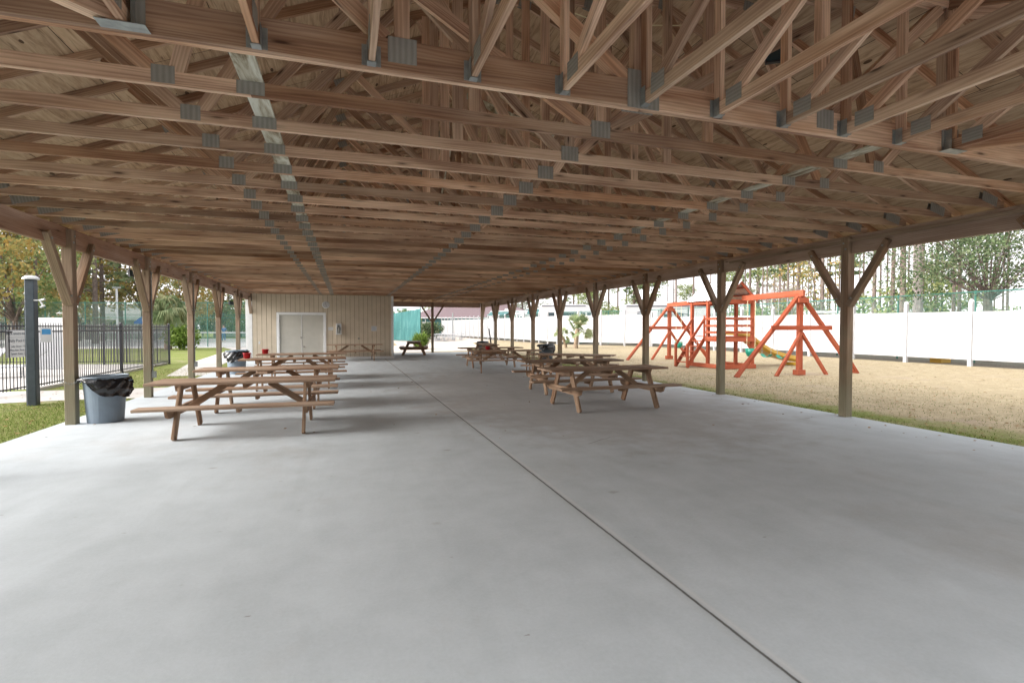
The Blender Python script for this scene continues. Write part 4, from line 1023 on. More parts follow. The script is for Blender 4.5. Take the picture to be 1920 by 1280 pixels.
# ------------------------------------------------------------------ playset
ps = thing('playset', 'orange-stained wooden playset with roofed fort, stairs, slide and two swing A-frames', 'playset', (13.65, 16.3, 0))
def SO(mb, name, mat=None, parent=ps, bev=.004): return BO(mb, name, mat or M['orange'], parent, bev)
def a_frame(cx, cy, hx):
    f = part('swing_frame', ps, (cx - 13.65, cy - 16.3, 0))
    for s in (-1, 1):
        SO(MB().bar((cx + s * .10, cy, 2.46), (cx + s * hx, cy + .03, -.02), .09, .14, up=(0, 1, 0)), 'leg', parent=f)
        SO(MB().bar((cx + s * (hx - .36), cy - .03, .44), (cx + s * (hx + .02), cy - .03, -.02), .07, .12, up=(0, 1, 0)), 'leg_splint', parent=f)
        SO(MB().bar((cx + s * .02, cy - .06, 1.32), (cx + s * 1.02, cy - .10, -.02), .09, .09, up=(0, 1, 0)), 'inner_brace', parent=f)
    SO(MB().box(cx - .07, cx + .07, cy - .07, cy + .07, 0, 2.5), 'centre_post', parent=f)
    SO(MB().box(cx - 1.22, cx + 1.22, cy - .12, cy - .075, 1.42, 1.56), 'crossbar', parent=f)
    SO(MB().box(cx - .2, cx + .2, cy - .15, cy - .1, 2.28, 2.42), 'crossbar', parent=f)
    SO(MB().box(cx - .16, cx + .16, cy - .1, cy + .1, 0, .16), 'foot_block', parent=f)
    return f
a_frame(13.70, 12.8, 2.42); a_frame(14.72, 21.2, 2.25)
SO(MB().bar((13.70, 12.66, 2.58), (13.8, 15.4, 2.56), .09, .19), 'swing_beam'); SO(MB().bar((13.95, 17.3, 2.56), (14.73, 21.34, 2.58), .09, .19), 'swing_beam')
fx0, fx1, fy0, fy1 = 13.02, 14.30, 15.45, 17.25
for (x, y) in ((fx0, fy0), (fx1, fy0), (fx0, 16.3), (fx1, 16.3), (fx0, fy1), (fx1, fy1)): SO(MB().box(x - .055, x + .055, y - .055, y + .055, 0, 2.5), 'fort_post')
SO(MB().box(fx0 + .056, fx1 - .056, fy0 - .02, fy0 + .02, 2.36, 2.52), 'eave_beam'); SO(MB().box(fx0 - .02, fx0 + .02, fy0 + .056, fy1 - .056, 2.38, 2.5), 'eave_beam'); SO(MB().box(fx1 - .02, fx1 + .02, fy0 + .056, fy1 - .056, 2.38, 2.5), 'eave_beam'); SO(MB().box(fx0 + .056, fx1 - .056, fy1 - .02, fy1 + .02, 2.36, 2.52), 'eave_beam')
dk = MB()
for i in range(13): dk.box(fx0 + .0, fx1 - .0, fy0 + .06 + i * .133, fy0 + .06 + i * .133 + .125, 1.14, 1.17)
SO(dk, 'deck_floor', bev=0)
SO(MB().box(fx0 - .1, fx1 + .1, fy0 - .10, fy0 - .058, .98, 1.14), 'deck_rim'); SO(MB().box(fx0 - .10, fx0 - .058, fy0, 16.35, .98, 1.14), 'deck_rim'); SO(MB().box(fx1 + .058, fx1 + .1, fy0, fy1, .98, 1.14), 'deck_rim')
SO(MB().box(fx0 - .08, fx1 + .08, fy0 - .12, fy0 - .06, .0, .15), 'base_rail'); SO(MB().box(fx0 - .12, fx0 - .06, fy0 - .05, fy1, .0, .15), 'base_rail'); SO(MB().box(fx1 + .06, fx1 + .12, fy0 - .05, fy1, .0, .15), 'base_rail')
for z in (1.28, 1.52, 1.78):
    SO(MB().box(fx0 + .03, fx1 - .03, fy0 - .09, fy0 - .057, z, z + .085), 'guard_rail'); SO(MB().box(fx0 - .09, fx0 - .057, fy0, 16.35, z, z + .085), 'guard_rail'); SO(MB().box(fx1 + .057, fx1 + .09, fy0, 16.3, z, z + .085), 'guard_rail')
SO(MB().bar((fx1 - .3, fy0 - .03, .98), (fx1 - .06, fy0 - .03, .70), .04, .1), 'knee_brace')
rf = part('gable_roof', ps, (0, 0, 0))
ex = .12
for s in (-1, 1):
    a = MB(); xe = fx0 - ex if s < 0 else fx1 + ex; xr = (fx0 + fx1) / 2 + (.01 * s)
    n = 24; L = 2.1 - .0
    for i in range(n):      # corrugated sheet
        ya, yb = 15.28 + (2.15) * i / n, 15.28 + 2.15 * (i + 1) / n; za, zb_ = (.018 if i % 2 else -.0), (.018 if (i + 1) % 2 else 0)
        a.face([(xe, ya, 2.50 + za), (xe, yb, 2.50 + zb_), (xr, yb, 3.20 + zb_), (xr, ya, 3.20 + za)], [(0, 0), (1, 0), (1, 1), (0, 1)])
    SO(a, 'roof_sheet', M['whitepaint'], rf, 0)
    for yy in (15.36, 17.32): SO(MB().bar((xe, yy, 2.47), (xr, yy, 3.15), .04, .09), 'rafter', parent=rf)
    for q in (.35, .72): SO(MB().bar((xe + (xr - xe) * q, 15.3, 2.46 + .68 * q), (xe + (xr - xe) * q, 17.38, 2.46 + .68 * q), .07, .04), 'purlin', parent=rf)
SO(MB().bar(((fx0 + fx1) / 2, 15.3, 3.12), ((fx0 + fx1) / 2, 17.38, 3.12), .04, .1), 'ridge_board', parent=rf)
stp = part('stairs', ps, (0, 0, 0))
for y in (16.42, 17.14): SO(MB().bar((12.96, y, 1.08), (12.18, y, .0), .04, .14), 'stringer', parent=stp); SO(MB().bar((12.98, y, 1.86), (12.2, y, .84), .05, .09), 'handrail', parent=stp); SO(MB().box(12.16, 12.24, y - .04, y + .04, 0, .9), 'newel', parent=stp)
for i in range(5):
    z = .17 + i * .2; x = 12.28 + i * .145; SO(MB().box(x - .07, x + .09, 16.44, 17.12, z, z + .035), 'tread', parent=stp)
SO(MB().box(fx0 - .10, fx0 - .05, 16.38, 16.46, 1.0, 1.95), 'newel', parent=stp)
# slide
sl_ = MB(); pr = []
for i in range(17):
    t = i / 16; x = 14.35 + 2.75 * t; z = 1.2 - 1.0 * (t * t * (3 - 2 * t)) * 1.02 + .05 * math.sin(t * 9); z = max(z, .16); pr.append((x, 16.75 - .35 * t, z))
for (x, y, z), (x2, y2, z2) in zip(pr[:-1], pr[1:]):
    for (o0, h0), (o1, h1) in (((-.30, .16), (-.26, .0)), ((-.26, 0), (.26, 0)), ((.26, 0), (.30, .16)), ((-.33, .16), (-.30, .16)), ((-.33, .10), (-.33, .16)), ((.30, .16), (.33, .16)), ((-.33, .16), (-.35, .02)), ((-.35, .02), (-.26, -.06)), ((-.26, -.06), (.3, -.06))):
        sl_.face([(x, y + o0, z + h0), (x2, y2 + o0, z2 + h0), (x2, y2 + o1, z2 + h1), (x, y + o1, z + h1)])
SO(sl_, 'slide', M['yellow'], ps, 0)
SO(MB().box(17.0, 17.25, 16.1, 16.7, 0, .12), 'slide_foot', M['yellow'])
def swing(kind, label, x, y, top, seat, mat, grp='swings hanging from the playset'):
    t = thing('swing', label, 'swing', (x, y, 0), 0, grp)
    mb = MB()
    for s in (-.2, .2): MB().tube([(0, s, seat + .12), (0, s * .9, top)], .009, 5).obj('chain', M['rope'] if kind != 'belt' else M['galv'], t)
    if kind == 'bucket':
        MB().lathe([(.02, seat - .12), (.13, seat - .10), (.18, seat + .02), (.19, seat + .17), (.17, seat + .17), (.15, seat)], 14).obj('seat', mat, t, smooth=True)
    elif kind == 'glider':
        MB().bar((-.25, 0, seat), (.25, 0, seat), .28, .04).obj('seat', mat, t)
        for s in (-1, 1): MB().lathe([(0, 0), (.11, 0), (.11, .04), (0, .04)], 14).obj('backrest', mat, t).location = (s * .27, 0, seat + .1); 
    else:
        b = MB()
        for i in range(8):
            a0, a1 = -.2 + .05 * i, -.15 + .05 * i; z0, z1 = seat + 2.6 * a0 * a0, seat + 2.6 * a1 * a1
            b.bar((0, a0, z0), (0, a1, z1), .15, .012)
        b.obj('seat', mat, t)
    return t
swing('bucket', 'green bucket swing nearest the fort under the near swing beam', 13.78, 14.95, 2.46, .58, M['greenpl'])
swing('belt', 'dark green belt swing in the middle of the near swing beam', 13.75, 14.2, 2.47, .48, M['greenpl'])
swing('belt', 'green belt swing closest to the near A-frame', 13.72, 13.5, 2.47, .48, M['greenpl'])
swing('bucket', 'small green bucket swing under the far swing beam', 14.45, 20.1, 2.48, .68, M['greenpl'])
swing('belt', 'grey belt swing under the far swing beam beside the stairs', 14.2, 18.7, 2.48, .5, M['greyplastic'])

# ------------------------------------------------------------------ vegetation
def leaf_cloud(mb, c, r, n, size, rnd, flat_=1.0, aspect=1.6, up=.3):
    cx, cy, cz = c
    for _ in range(n):
        while True:
            x, y, z = rnd.uniform(-1, 1), rnd.uniform(-1, 1), rnd.uniform(-1, 1)
            q = x * x + y * y + z * z
            if q < 1 and (q > .25 or rnd.random() < .4): break
        p = Vector((cx + x * r[0], cy + y * r[1], cz + z * r[2]))
        a = Vector((rnd.gauss(0, 1), rnd.gauss(0, 1), rnd.gauss(0, 1) * flat_)).normalized(); b = a.cross(Vector((rnd.gauss(0, 1), rnd.gauss(0, 1), rnd.gauss(0, 1)))).normalized()
        s = size * rnd.uniform(.6, 1.35); u = min(.999, max(0, rnd.gauss(.5, .24) ))
        mb.face([p - a * s * aspect / 2, p - b * s / 2, p + a * s * aspect / 2, p + b * s / 2], [(u, .5)] * 4)
def trunk_pts(h, lean, rnd, n=7):
    px, py = 0, 0; out = []
    dx, dy = lean
    for i in range(n + 1):
        t = i / n; out.append((dx * h * t + .12 * math.sin(t * 4 + dx * 9) * t, dy * h * t + .1 * math.sin(t * 5 + 1) * t, h * t))
    return out
def pine_proto(seed, h, r, crown_from, nb, mat, bark, label, cat='tree', leafn=26, leafs=.20, blen=2.2, lean=None):
    rnd = random.Random(seed)
    t = thing('pine_tree', label, cat)
    lean = lean or (rnd.uniform(-.025, .025), rnd.uniform(-.025, .025))
    pts = trunk_pts(h, lean, rnd); tr = MB().tube(pts, [r * (1.15 if i == 0 else 1) * (1 - .75 * i / (len(pts) - 1)) for i in range(len(pts))], 8)
    lf = MB()
    for i in range(nb):
        t_ = crown_from + (1 - crown_from) * (i + rnd.random()) / nb; z = h * t_
        k = min(len(pts) - 2, int(t_ * (len(pts) - 1))); base = Vector(pts[k]).lerp(Vector(pts[k + 1]), t_ * (len(pts) - 1) - k)
        a = rnd.uniform(0, 6.28); L = blen * (1.25 - .8 * t_) * rnd.uniform(.5, 1.25); tip = base + Vector((math.cos(a) * L, math.sin(a) * L, L * rnd.uniform(-.05, .45)))
        tr.tube([base, base.lerp(tip, .5) + Vector((0, 0, .08)), tip], [.05, .035, .015], 4, cap=False)
        for q in (.55, .8, 1.0):
            if rnd.random() < .25: continue
            c = base.lerp(tip, q); rr = .42 * rnd.uniform(.7, 1.4); leaf_cloud(lf, c, (rr * 1.3, rr * 1.3, rr * .55), leafn // 2, leafs, rnd, .5)
    tr.obj('trunk', bark, t); lf.obj('crown', mat, t); return t
def broad_proto(name, seed, h, r, crown_z, crown_r, nclump, mat, bark, label, leafn=60, leafs=.22, cat='tree', clump=1.0, limb=.4):
    rnd = random.Random(seed); t = thing(name, label, cat)
    tr = MB(); lf = MB()
    tr.tube([(0, 0, -.1), (.05, 0, crown_z * .5), (0, .08, crown_z)], [r * 1.3, r, r * .8], 8)
    for i in range(nclump):
        a = rnd.uniform(0, 6.28); q = rnd.random() ** .5; zz = rnd.uniform(-1, 1)
        rr = crown_r * math.sqrt(max(.05, 1 - zz * zz * .8)) * q
        c = Vector((math.cos(a) * rr, math.sin(a) * rr, crown_z + (h - crown_z) * (.5 + zz * .5)))
        m_ = Vector((c.x * .35, c.y * .35, crown_z + (c.z - crown_z) * .35))
        if i % 4 == 0: tr.tube([(0, 0, crown_z * .8), m_, c], [r * limb * 1.3, r * limb * .6, .012], 5, cap=False)
        k = clump * rnd.uniform(.6, 1.3); leaf_cloud(lf, c, (k, k, k * .7), leafn, leafs, rnd)
    tr.obj('trunk', bark, t); lf.obj('crown', mat, t); return t
protos = {}
def place(key, x, y, s=1, rz=None, label=None, group=None, sz=None):
    t = protos[key]; rz = random.uniform(0, 6.28) if rz is None else rz
    sc = (s, s, sz or s)
    if key not in CH:
        CH[key] = tree_of(t); t.location = (x, y, 0); t.rotation_euler = (0, 0, rz); t.scale = sc
        if label: t['label'] = label
        if group: t['group'] = group
        return t
    return clone(CH[key], None, label, group, (x, y, 0), rz, sc)
def polar(azd, d): return d * math.sin(R(azd)), d * math.cos(R(azd))
protos['pineA'] = pine_proto(11, 24, .24, .18, 46, M['pineleaf'], M['bark'], 'pine', leafn=30, leafs=.30, blen=3.0)
protos['pineB'] = pine_proto(12, 22, .17, .40, 26, M['pineleaf'], M['bark'], 'pine', leafn=26, leafs=.26, blen=2.2)
protos['pineC'] = pine_proto(13, 20, .12, .62, 16, M['pineleaf'], M['bark'], 'pine', leafn=22, leafs=.24, blen=1.8)
protos['pineD'] = pine_proto(14, 25, .33, .50, 22, M['pineleaf'], M['barkpale'], 'pine', leafn=26, leafs=.26, blen=2.6, lean=(-.05, 0))
protos['fallA'] = broad_proto('autumn_tree', 21, 13, .2, 3.2, 4.2, 62, M['fall'], M['bark'], 'tree', leafn=120, leafs=.16, clump=1.2)
protos['fallB'] = broad_proto('autumn_tree', 22, 9, .14, 2.2, 2.8, 34, M['fall'], M['bark'], 'tree', leafn=90, leafs=.15, clump=.95)
protos['fallC'] = broad_proto('autumn_tree', 27, 10, .1, 3.0, 2.6, 34, M['fall'], M['bark'], 'tree', leafn=30, leafs=.15, clump=.95)
protos['broadA'] = broad_proto('leafy_tree', 23, 11, .18, 2.0, 3.6, 52, M['broad'], M['bark'], 'tree', leafn=110, leafs=.16, clump=1.15)
protos['under'] = broad_proto('understory_bush', 24, 3.4, .06, .5, 2.4, 22, M['broad'], M['bark'], 'bush', leafn=90, leafs=.14, clump=.9, cat='bush')
random.seed(5)
# left woods beyond the tennis courts: azimuth -31..-9, 75..120 m, tall
GL = 'trees behind the tennis courts on the left'
lab = {'pineA': 'full green pine in the woods behind the tennis courts', 'pineB': 'high-branched pine in the woods behind the tennis courts', 'fallA': 'large orange and yellow autumn tree behind the tennis courts', 'fallB': 'small yellow autumn tree behind the tennis courts', 'broadA': 'leafy olive-green tree behind the tennis courts', 'under': 'low green bush under the trees behind the tennis courts', 'pineC': 'thin bare pine behind the tennis courts', 'pineD': 'thick pale-trunked pine behind the tennis courts'}
for i in range(34):
    a = -34 + 30 * (i + random.uniform(.1, .9)) / 34; key = random.choice(['pineA', 'pineA', 'fallA', 'fallA', 'broadA', 'pineB', 'fallB', 'pineA'])
    x, y = polar(a, random.uniform(62, 96) if a < -14 else random.uniform(84, 110)); place(key, x, y, random.uniform(.9, 1.3), label=lab[key], group=GL)
for i in range(12):
    x, y = polar(-34 + 30 * i / 12, random.uniform(88, 100)); place('under', x, y, random.uniform(1.1, 1.6), label=lab['under'], group='bushes behind the tennis courts')
near = [(-29.5, 46, 'fallA', 1.15, 'large orange-yellow autumn tree behind the pool at the left edge'), (-26.0, 56, 'broadA', 1.2, 'olive-green tree just left of the dark grey pole'), (-21.0, 62, 'pineA', 1.0, 'green pine between the first two left posts')]
for a, d, k, s, l in near: x, y = polar(a, d); place(k, x, y, s, label=l, group='autumn trees nearest the pool')
# centre / right woods
GR = 'trees beyond the white fence on the right'
labr = {'pineA': 'full green pine in the woods beyond the white fence', 'pineB': 'high-branched pine in the woods beyond the white fence', 'pineC': 'thin bare-stemmed pine beyond the white fence', 'pineD': 'thick pale-trunked pine leaning beyond the white fence', 'fallB': 'small yellow autumn tree beyond the white fence', 'broadA': 'leafy olive-green tree beyond the white fence', 'under': 'low green bush in the woods beyond the white fence', 'fallA': 'large autumn tree beyond the white fence'}
for i in range(30):
    a = 22 + 30 * (i + random.uniform(.1, .9)) / 30
    key = random.choice(['pineA', 'pineB', 'pineC', 'pineB', 'broadA', 'pineB', 'pineC']); x, y = polar(a, random.uniform(74, 120)); place(key, x, y, random.uniform(.85, 1.25), label=labr[key], group=GR)
for i in range(40):
    a = 42 + 20 * (i + random.uniform(.1, .9)) / 40; key = random.choice(['pineC', 'pineC', 'pineB', 'pineC']); x, y = polar(a, random.uniform(48, 90)); place(key, x, y, random.uniform(.8, 1.15), label=labr[key], group=GR)
for i in range(22):
    a = 24 + 38 * i / 22; x, y = polar(a, random.uniform(62, 78)); place('under', x, y, random.uniform(.8, 1.35), label=labr['under'], group='bushes beyond the white fence')
for i in range(8):
    x, y = polar(10 + 12 * i / 8, random.uniform(105, 125)); k = random.choice(['pineA', 'broadA', 'fallA']); place(k, x, y, 1.0, label=labr[k].replace('beyond the white fence', 'beyond the far building'), group='trees beyond the far building')
place('pineD', *polar(56.0, 46), 1.0, rz=.3, label='thick pale grey trunk leaning left, right of the nearest right-hand post', group=None)
place('pineB', *polar(54.9, 44), 1.2, rz=2, label='dark upright pine just left of the leaning pale trunk', group=None)
place('fallC', *polar(48.5, 56), 1.05, label='yellow-green autumn tree above the near swing A-frame', group=None)
place('fallC', *polar(46.2, 62), 1.0, label='sparse yellow tree between the fort roof and the near A-frame', group=None)
# bare twiggy tree
def twiggy(x, y, label):
    rnd = random.Random(3); t = thing('bare_tree', label, 'tree', (x, y, 0)); mb = MB()
    def grow(p, d, L, r, k):
        q = p + d * L; mb.tube([p, p.lerp(q, .5) + Vector((rnd.uniform(-.05, .05), rnd.uniform(-.05, .05), .03)) * L, q], [r, r * .8, r * .6], 4, cap=False)
        if k == 0: return
        for _ in range(3 if k > 1 else 4):
            nd = (d + Vector((rnd.uniform(-.8, .8), rnd.uniform(-.8, .8), rnd.uniform(-.2, .5)))).normalized(); grow(p.lerp(q, rnd.uniform(.6, 1)), nd, L * .72, r * .55, k - 1)
    grow(Vector((0, 0, 0)), Vector((0, 0, 1)), 2.4, .1, 5); mb.obj('branches', M['twig'], t)
twiggy(*polar(44.8, 54), 'bare pinkish-grey twiggy tree behind the white fence by the fort roof'); twiggy(*polar(46.6, 50), 'bare twiggy tree right of the fort roof behind the fence')
# live oak hanging over the fence on the right
ok = broad_proto('live_oak', 31, 11.0, .17, 3.3, 6.8, 250, M['oak'], M['bark'], 'spreading dark-leaved oak overhanging the fence at the right edge', leafn=200, leafs=.07, clump=1.15, limb=.12)
ok.location = (*polar(60.5, 31), 0)
place('under', *polar(54.5, 52), 1.7, label='rounded yellow-green tree between the pale trunk and the oak')
place('broadA', *polar(57.5, 55), .62, label='low dense green tree behind the fence below the oak', group=None)

def fan_palm(label, loc, h, cr, nf, lean=(0, 0), seed=1, r=.16, name='palm_tree', droop=.3):
    rnd = random.Random(seed); t = thing(name, label, 'palm', (*loc, 0)); tr = MB()
    pts = [(lean[0] * q * q, lean[1] * q * q, h * q) for q in (0, .2, .4, .6, .8, 1)]
    tr.tube(pts, [r * 1.2, r, r * .95, r, r * 1.15, r * 1.1], 10); tr.obj('trunk', M['palmtrunk'], t)
    top = Vector(pts[-1]); lf = MB()
    for i in range(nf):
        a = rnd.uniform(0, 6.28); e = rnd.uniform(-.7, 1.25); L = cr * rnd.uniform(.35, .5)
        d = Vector((math.cos(a) * math.cos(e), math.sin(a) * math.cos(e), math.sin(e))); hub = top + d * L + Vector((0, 0, -L * .1)); u = rnd.random() * .8
        sd_ = d.cross(Vector((0, 0, 1)));
        if sd_.length < .1: sd_ = Vector((1, 0, 0))
        sd_.normalize(); up = sd_.cross(d).normalized(); rl_ = rnd.uniform(-1.1, 1.1); sd_ = (sd_ * math.cos(rl_) + up * math.sin(rl_)).normalized(); up = sd_.cross(d).normalized()
        lf.tube([top, top + d * L * .5, hub], .014, 4, cap=False)
        for k in range(11):
            b = -1.0 + 2.0 * k / 10; dd = (d * math.cos(b) + sd_ * math.sin(b)).normalized(); l = cr * .52 * rnd.uniform(.85, 1.1) * (.75 + .25 * math.cos(b))
            tip = hub + dd * l - Vector((0, 0, droop * l * (.5 + abs(math.sin(b))))); mid_ = hub + dd * l * .55 + up * .03
            wv = dd.cross(up).normalized() * cr * .03
            lf.face([hub, mid_ - wv, tip, mid_ + wv], [(min(.99, u + rnd.uniform(0, .15)), .5)] * 4)
    lf.obj('fronds', M['palmleaf'], t); return t
fan_palm('fan palm with upright trunk in front of the white fence', (16.05, 34.6), 1.4, 1.5, 24, (.15, 0), 4, .15, droop=.12)
fan_palm('small fan palm with curved leaning trunk beside the upright palm', (15.6, 35.4), .9, .9, 14, (-.35, 0), 5, .11, droop=.12)
fan_palm('large shaggy palm with drooping grey-green fronds left of the third left post', (-11.6, 41.0), 2.7, 1.55, 80, (0, 0), 6, .2, droop=.75)
def bush(name, label, x, y, r, h, mat, n=900, s=.1, cat='bush'):
    rnd = random.Random(int(x * 7 + y)); t = thing(name, label, cat, (x, y, 0)); lf = MB()
    for i in range(9):
        a = rnd.uniform(0, 6.28); q = rnd.uniform(0, .55) * r; leaf_cloud(lf, (math.cos(a) * q, math.sin(a) * q, h * .5 + rnd.uniform(-.12, .12) * h), (r * .6, r * .6, h * .42), n // 9, s, rnd, 1, 2)
    lf.obj('foliage', mat, t); st = MB()
    for i in range(5): st.tube([(0, 0, 0), (rnd.uniform(-.3, .3) * r, rnd.uniform(-.3, .3) * r, h * .5)], .03, 4)
    st.obj('stems', M['bark'], t); return t
bush('round_shrub', 'bright green rounded shrub beside the path below the shaggy palm', -10.7, 40.2, 1.25, 1.7, M['shrubleaf'], 2200, .1)
bush('round_bush', 'dark green clipped bush in front of the far white fence', 10.6, 68.5, 1.9, 2.3, M['oak'], 2200, .15)
bush('small_tree', 'small light tree with pale stems by the teal windscreen', 7.9, 66, 1.4, 2.4, M['broad'], 900, .15, 'tree')
bush('hedge', 'green bushes filling the corner between windscreen and far building', 8.3, 74, 2.2, 4.2, M['broad'], 2400, .2)
def grass_clump(label, x, y, r, h):
    rnd = random.Random(9); t = thing('ornamental_grass', label, 'grass clump', (x, y, 0)); lf = MB()
    for i in range(900):
        a = rnd.uniform(0, 6.28); q = rnd.random() ** .5 * r * .35; b = Vector((math.cos(a) * q, math.sin(a) * q, 0)); o = r * rnd.uniform(.3, 1.05); hh = h * rnd.uniform(.6, 1.05) * (1.1 - .45 * (o / r) ** 2)
        m_ = b + Vector((math.cos(a) * o * .45, math.sin(a) * o * .45, hh * .75)); tip = b + Vector((math.cos(a) * o, math.sin(a) * o, hh * rnd.uniform(.55, 1))); w_ = Vector((-math.sin(a), math.cos(a), 0)) * .018; u = rnd.random()
        lf.face([b - w_, b + w_, m_ + w_, m_ - w_], [(u, .5)] * 4); lf.face([m_ - w_, m_ + w_, tip], [(u, .5)] * 3)
    lf.obj('blades', M['shrubleaf'], t)
grass_clump('arching yellow-green ornamental grass clump beside the teal windscreen', 5.0, 36.4, .85, 1.35)
# grass blades and fallen leaves near the slab
def blades(name, regions, label, seed, hmin=.012, hmax=.04):
    rnd = random.Random(seed); mb = MB()
    for (x0, x1, y0, y1, n, gr) in regions:
        for _ in range(n):
            x, y = rnd.uniform(x0, x1), rnd.uniform(y0, y1); a = rnd.uniform(0, 6.28); h = rnd.uniform(hmin, hmax); w_ = rnd.uniform(.003, .006)
            dx_, dy_ = math.cos(a) * w_, math.sin(a) * w_; lx, ly = rnd.uniform(-1, 1) * h * .7, rnd.uniform(-1, 1) * h * .7; u = rnd.uniform(0, .5) if rnd.random() < gr else rnd.uniform(.55, .99)
            mb.face([(x - dx_, y - dy_, -.012), (x + dx_, y + dy_, -.012), (x + lx, y + ly, h - .012)], [(u, .5)] * 3)
    return stuff(mb.obj(name, M['grassblade']), label, 'grass')
blades('grass', [(8.13, 8.45, 2.5, 16, 3000, .7), (8.5, 10.5, 2.5, 14, 3500, .4), (10, 14, 5, 16, 4500, .15), (8.13, 9.0, 14, 31, 5000, .6)], 'short dry and green grass blades on the right lawn along the slab', 1)
blades('grass', [(-5.6, -4.27, 7.5, 12.9, 12000, .85), (-7.2, -5.6, 9, 12.6, 7000, .85), (-6.8, -4.3, 15.1, 22, 8000, .6)], 'short green grass blades on the left lawn along the slab', 2)
def leaves(name, regions, label, seed):
    rnd = random.Random(seed); mb = MB()
    for (x0, x1, y0, y1, n, zz) in regions:
        for _ in range(n):
            x, y = rnd.uniform(x0, x1), rnd.uniform(y0, y1); a = rnd.uniform(0, 6.28); s = rnd.uniform(.012, .04); c, s_ = math.cos(a), math.sin(a); u = rnd.random()
            q = lambda p, r, z: (x + (c * p - s_ * r) * s, y + (s_ * p + c * r) * s, zz + z * s)
            mb.face([q(-1, 0, .1), q(-.2, -.5, .05), q(1, -.1, .3), q(.1, .5, .35)], [(u, .5)] * 4)
    return stuff(mb.obj(name, M['deadleaf']), label, 'leaves')
leaves('fallen_leaves', [(-7, -4.3, 8, 22, 380, .0), (8.2, 14, 3, 25, 1500, .0), (14, 23, 8, 30, 900, 0)], 'dry brown leaves scattered over both lawns', 4)
leaves('floor_leaves', [(-4.0, 1, 7, 20, 50, .003), (1, 8, 6.5, 24, 90, .003), (7.2, 8.0, 3, 20, 60, .003)], 'few dry leaf scraps scattered on the concrete floor', 6)

# ------------------------------------------------------------------ RVs, buildings and other things far off
def rv(label, loc, rz, L, H, awn=None, swoosh=False, rounded=True):
    t = thing('travel_trailer', label, 'camper', (*loc, 0), rz, 'campers parked beyond the white fence')
    c = .9 if rounded else .25; z0 = .55
    out = [(0, z0), (L, z0), (L, H - c), (L - c * .15, H - c * .55), (L - c * .5, H - c * .15), (L - c, H), (.2, H), (0, H - .2)]
    MB().prism(out, 0, 2.4).obj('body', M['rv'], t, bev=.02)
    for i, x in enumerate((L * .12, L * .40, L * .52, L - 1.35, L - .75)):
        w_ = (.9, .7, .7, .4, .35)[i]; MB().box(x, x + w_, -.02, .0, H - 1.35, H - .8).obj('window', M['glass'], t)
    MB().box(L * .25, L * .25 + .7, -.025, .0, z0 + .1, H - .5).obj('door', M['whitepaint'], t)
    MB().box(.05, L - c, -.03, 0, H - .22, H - .12).obj('trim_strip', M['teal'] if awn else M['rvgrey'], t)
    MB().box(L * .35, L * .35 + 1.0, .7, 1.6, H, H + .28).obj('roof_unit', M['paper'], t, bev=.03)
    for x in (L * .5, L * .5 + .8):
        MB().lathe([(0, 0), (.33, 0), (.36, .1), (.33, .2), (0, .2)], 18).obj('wheel', M['black'], t).matrix_local = Matrix.Translation((x, .15, .36)) @ Matrix.Rotation(R(90), 4, 'X')
    if awn: MB().prism([(-.9, H - .65), (0, H - .22), (0, H - .18), (-.92, H - .6)], L * .05, L * .6, 'x').obj('awning', M['teal'], t)
    if swoosh:
        s = MB(); pts = [(L * .12 + i * L * .045, H - .95 + .42 * math.sin(.5 + i * .17) - .02 * i) for i in range(14)]
        for (a, b), (c_, d) in zip(pts[:-1], pts[1:]): s.face([(a, -.022, b), (c_, -.022, d), (c_, -.022, d + .09), (a, -.022, b + .05)])
        s.obj('swoosh', M['rvgrey'], t); s = MB()
        for (a, b), (c_, d) in zip(pts[:-1], pts[1:]): s.face([(a, -.022, b - .16), (c_, -.022, d - .22), (c_, -.022, d - .14), (a, -.022, b - .12)])
        s.obj('swoosh', M['greyplastic'], t)
    return t
def cz(px, Z):  # world position of a point Z metres deep along the view and `px`/969.2*Z across
    a = (px - 960) / 969.2 * Z; th = R(17.849); return (Z * math.sin(th) + a * math.cos(th), Z * math.cos(th) - a * math.sin(th))
rv('long white camper with grey swoosh stripes behind the white fence', (23.35, 40.05), R(-17), 8.4, 3.55, swoosh=True)
rv('white camper with rounded roof left of the long one', (17.9, 46.5), R(-17), 5.2, 3.75)
rv('white camper with teal awning behind the far run of fence', (19.5, 55.5), R(-35), 7.5, 3.7, awn=True)
rv('smaller white camper with teal trim at the far end of the fence', (19.2, 70), R(-60), 6.5, 3.8, awn=True)
def house(label, loc, rz, L, D, hw, hr, roofm, wallm, name='building', eave=.5):
    t = thing(name, label, 'building', (*loc, 0), rz)
    MB().box(0, L, 0, D, 0, hw).obj('wall', wallm, t)
    r = MB(); e = eave
    A = [(-e, -e, hw), (L + e, -e, hw), (L + e, D + e, hw), (-e, D + e, hw)]; r0, r1 = (D / 2, D / 2, hr), (L - D / 2, D / 2, hr)
    r.face([A[0], A[1], r1, r0]); r.face([A[1], A[2], r1]); r.face([A[2], A[3], r0, r1]); r.face([A[3], A[0], r0]); r.face([A[3], A[2], A[1], A[0]])
    r.obj('roof', roofm, t)
    f = MB()
    for a, b in zip(A, A[1:] + A[:1]): f.bar((a[0], a[1], hw - .06), (b[0], b[1], hw - .06), .04, .2)
    f.obj('fascia', M['whitepaint'], t)
    for i in range(int(L / 3.2)):
        x = 1.2 + i * 3.2; w_ = MB().box(x, x + 1.1, -.03, 0, 1.0, 2.2).obj('window', M['glass'], t); MB().box(x - .08, x + 1.18, -.05, -.031, .92, 1.0).obj('sill', M['whitepaint'], w_)
    return t
